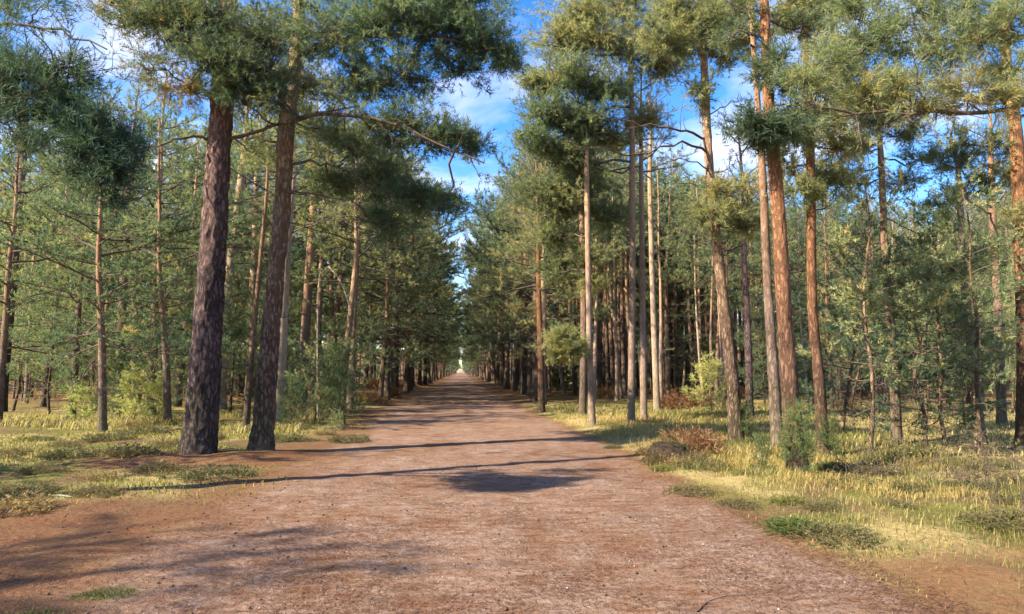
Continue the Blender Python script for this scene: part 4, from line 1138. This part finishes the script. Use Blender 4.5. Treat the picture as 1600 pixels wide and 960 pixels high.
mo = mobj('moss_cap', clump(311, 240, .34, .10, M_HEATHER, .04, .012, tint=.25, stems=3, sl=(.03, .07)), st)
mo.location = (-.06, -.02, .20)
for k, (px, py, sc) in enumerate([(1092, 716, .95), (1072, 700, .8)]):
    g = gnd(px, py + 4)
    o = bpy.data.objects.new('bracken_clump', BRACK[k]); COL.objects.link(o)
    o.location = (g[0], g[1], hz(g[0], g[1])); o.scale = (sc, sc, sc * .95)
    tag(o, ['rusty heap of dead bracken right of the rotten stump', 'dead bracken sticking up behind the rotten stump'][k], 'bracken')

for px, py, sc in [(1030, 726, .75), (1058, 730, .7), (1088, 728, .8), (1012, 712, .6), (1062, 706, .9)]:
    shrub(HEATH, ('h', 2), px, py, sc, 'brown heathery tuft growing against the rotten stump', 'heather', 'heather_clump', 'heathery tufts around the stump', .95)
# bare twiggy shrubs on the right
def bare_shrub(seed, hgt, n, mat):
    c = Crown(seed)
    for q in range(n):
        a = c.rng.uniform(0, 6.28); el = c.rng.uniform(.5, 1.4)
        c.dead((c.rng.normal(0, .12), c.rng.normal(0, .12), -.03), (math.cos(a) * math.cos(el), math.sin(a) * math.cos(el), math.sin(el)), hgt * c.rng.uniform(.5, 1.1), .006, 6)
    m2 = 26
    d = unit(c.rng.normal(0, 1, (m2, 3))); d[:, 2] = np.abs(d[:, 2])
    c.shoots(d * np.array([hgt * .6, hgt * .6, hgt * .8]), d, np.full(m2, .08), np.clip(c.rng.normal(.6, .2, m2), 0, 1))
    return c.build('bare_shrub', 5, .05, .014, [M_HEATHER, mat])
BARE = [bare_shrub(401, .55, 12, M_TWIG), bare_shrub(402, .45, 10, M_TWIG), bare_shrub(403, .65, 12, M_TWIG)]
for k, (px, py) in enumerate([(1350, 752), (1400, 745), (1445, 752), (1490, 748), (1530, 752), (1575, 760), (1598, 740), (1320, 740), (1470, 725), (1550, 730), (1595, 815), (1420, 722), (1370, 725), (1510, 770)]):
    g = gnd(px, py)
    o = bpy.data.objects.new('bare_shrub', BARE[k % 3]); COL.objects.link(o)
    s_ = rng.uniform(.8, 1.25)
    o.location = (g[0], g[1], hz(g[0], g[1])); o.scale = (s_, s_, s_ * .9); o.rotation_euler = (0, 0, rng.uniform(0, 6))
    tag(o, 'bare brown twiggy shrub tangled in the dry grass below the right hand saplings', 'bare shrub', 'twiggy shrubs below the right hand saplings')

# bare arching stem left, fallen sticks, pebbles, cones, needle litter
def stick(name, P, r0, mat, label, cat, twigs=4, seed=1):
    c = Crown(seed)
    P = np.array(P, float)
    c.limb(smooth_path(np.hstack([P, np.zeros((len(P), 1))]), 14)[:, :3] - P[0], np.linspace(r0, r0 * .35, 14), 6)
    for q in range(twigs):
        k = c.rng.integers(1, len(P)); b = P[k] * .6 + P[k - 1] * .4 - P[0]
        dv = unit(P[k] - P[k - 1] + c.rng.normal(0, .5, 3) * np.array([1, 1, .3])) * c.rng.uniform(.08, .3) * np.linalg.norm(P[-1] - P[0]) * .6
        c.limb(np.array([b, b + dv * .5, b + dv]), np.array([r0 * .4, r0 * .3, r0 * .15]), 4)
    o = mobj(name, c.build(name, 1, .01, .01, [mat, mat]))
    o.location = P[0]
    tag(o, label, cat)
    return o
Y = 24.0
Pp = [at(497, 640, Y), at(496, 520, Y), at(500, 425, Y), at(512, 416, Y), at(532, 440, Y - .3), at(545, 475, Y - .5)]
Pp[0][2] = hz(Pp[0][0], Y) - .05
stick('bare_arching_stem', Pp, .035, M_TWIG_PALE, 'thin bare pale stem arching over above the young pines left of the track', 'dead stem', 3, 5)
def ground_stick(pxs, r0, mat, label, seed):
    P = []
    for px, py in pxs:
        g = gnd(px, py); P.append([g[0], g[1], hz(g[0], g[1]) + r0 * .8])
    stick('fallen_stick', P, r0, mat, label, 'fallen stick', 4, seed)
ground_stick([(1090, 958), (1105, 942), (1135, 932), (1180, 930)], .006, M_TWIG, 'crooked stick lying on the track near the lower right', 21)
ground_stick([(1108, 908), (1122, 920), (1140, 926)], .007, M_TWIG, 'short dark twig above the pale crooked stick', 22)
ground_stick([(80, 778), (95, 777), (112, 779)], .02, M_TWIG_PALE, 'short pale broken stick on the mossy ground at left', 23)
ground_stick([(1590, 660), (1565, 690), (1545, 715)], .02, M_TWIG, 'dark fallen branch under the right hand trees', 24)
ground_stick([(1205, 706), (1240, 704), (1290, 703)], .04, M_TWIG, 'fallen limb lying behind the thick right hand pines', 25)
def rock_mesh(seed):
    bmv = []
    r_ = np.random.default_rng(seed)
    t = (1 + 5 ** .5) / 2
    v = unit(np.array([(-1, t, 0), (1, t, 0), (-1, -t, 0), (1, -t, 0), (0, -1, t), (0, 1, t), (0, -1, -t), (0, 1, -t), (t, 0, -1), (t, 0, 1), (-t, 0, -1), (-t, 0, 1)]))
    v = v * r_.uniform(.75, 1.2, (12, 1)) * np.array([1, .8, .55])
    f = np.array([(0, 11, 5), (0, 5, 1), (0, 1, 7), (0, 7, 10), (0, 10, 11), (1, 5, 9), (5, 11, 4), (11, 10, 2), (10, 7, 6), (7, 1, 8), (3, 9, 4), (3, 4, 2), (3, 2, 6), (3, 6, 8), (3, 8, 9), (4, 9, 5), (2, 4, 11), (6, 2, 10), (8, 6, 7), (9, 8, 1)])
    return v, f
def scatter_rocks(name, X, Yy, S, mat, label, lift=.25):
    vs, fs = [], []
    k = 0
    for q in range(len(X)):
        v, f = rock_mesh(q % 17)
        a = q * 2.4; ca, sa = math.cos(a), math.sin(a)
        v = np.stack([v[:, 0] * ca - v[:, 1] * sa, v[:, 0] * sa + v[:, 1] * ca, v[:, 2]], -1) * S[q]
        vs.append(v + np.array([X[q], Yy[q], hz(X[q], Yy[q]) + S[q] * lift])); fs.append(f + k); k += 12
    o = mobj(name, mesh_tris(name, np.concatenate(vs), np.concatenate(fs), [mat]), kind='stuff')
    o['label'] = label
n_ = 450
y = 4.0 * (14 / 4.0) ** r.random(n_); x = r.uniform(-2.6, 3.1, n_)
scatter_rocks('track_pebbles', x, y, r.uniform(.004, .010, n_) * (1 + .5 * (r.random(n_) > .95)), M_STONE, 'small pale pebbles scattered over the sandy track')
n_ = 220
y = 4.2 * (12 / 4.2) ** r.random(n_); x = r.uniform(-5.0, 3.4, n_)
scatter_rocks('fallen_cones', x, y, r.uniform(.010, .020, n_), M_CONE, 'little dark pine cones and bark crumbs lying on the track and needles', .5)
n_ = 90000
y = (4.0 ** -.6 + r.random(n_) * (16 ** -.6 - 4.0 ** -.6)) ** (1 / -.6); x = r.uniform(-1, 1, n_) * (.8 * y) + .06 * y
dens = np.clip(.30 + .9 * (fbm(x * 1.3, y * 1.3, 95, 4) - .35) * 2, .05, 1) * (x < right_edge(y) + .3)
k = r.random(n_) < dens
x, y = x[k], y[k]; n_ = len(x)
a = r.random(n_) * 6.28; Lh = r.uniform(.02, .045, n_); w = .0016 + .0003 * y
z = height(x, y) + r.uniform(.002, .010, n_)
d = np.stack([np.cos(a), np.sin(a), r.normal(0, .12, n_)], -1); s = np.stack([-np.sin(a), np.cos(a), np.zeros(n_)], -1)
c = np.stack([x, y, z], -1)
V = np.stack([c - d * Lh[:, None] - s * w[:, None], c - d * Lh[:, None] + s * w[:, None], c + d * Lh[:, None]], 1).reshape(-1, 3)
o = mobj('needle_litter', mesh_tris('needle_litter', V, np.arange(n_ * 3).reshape(-1, 3), [M_LITTER], None, np.repeat(np.clip(r.normal(.42, .2, n_), 0, 1), 3)), kind='stuff')
o['label'] = 'brown fallen pine needles strewn over the track'
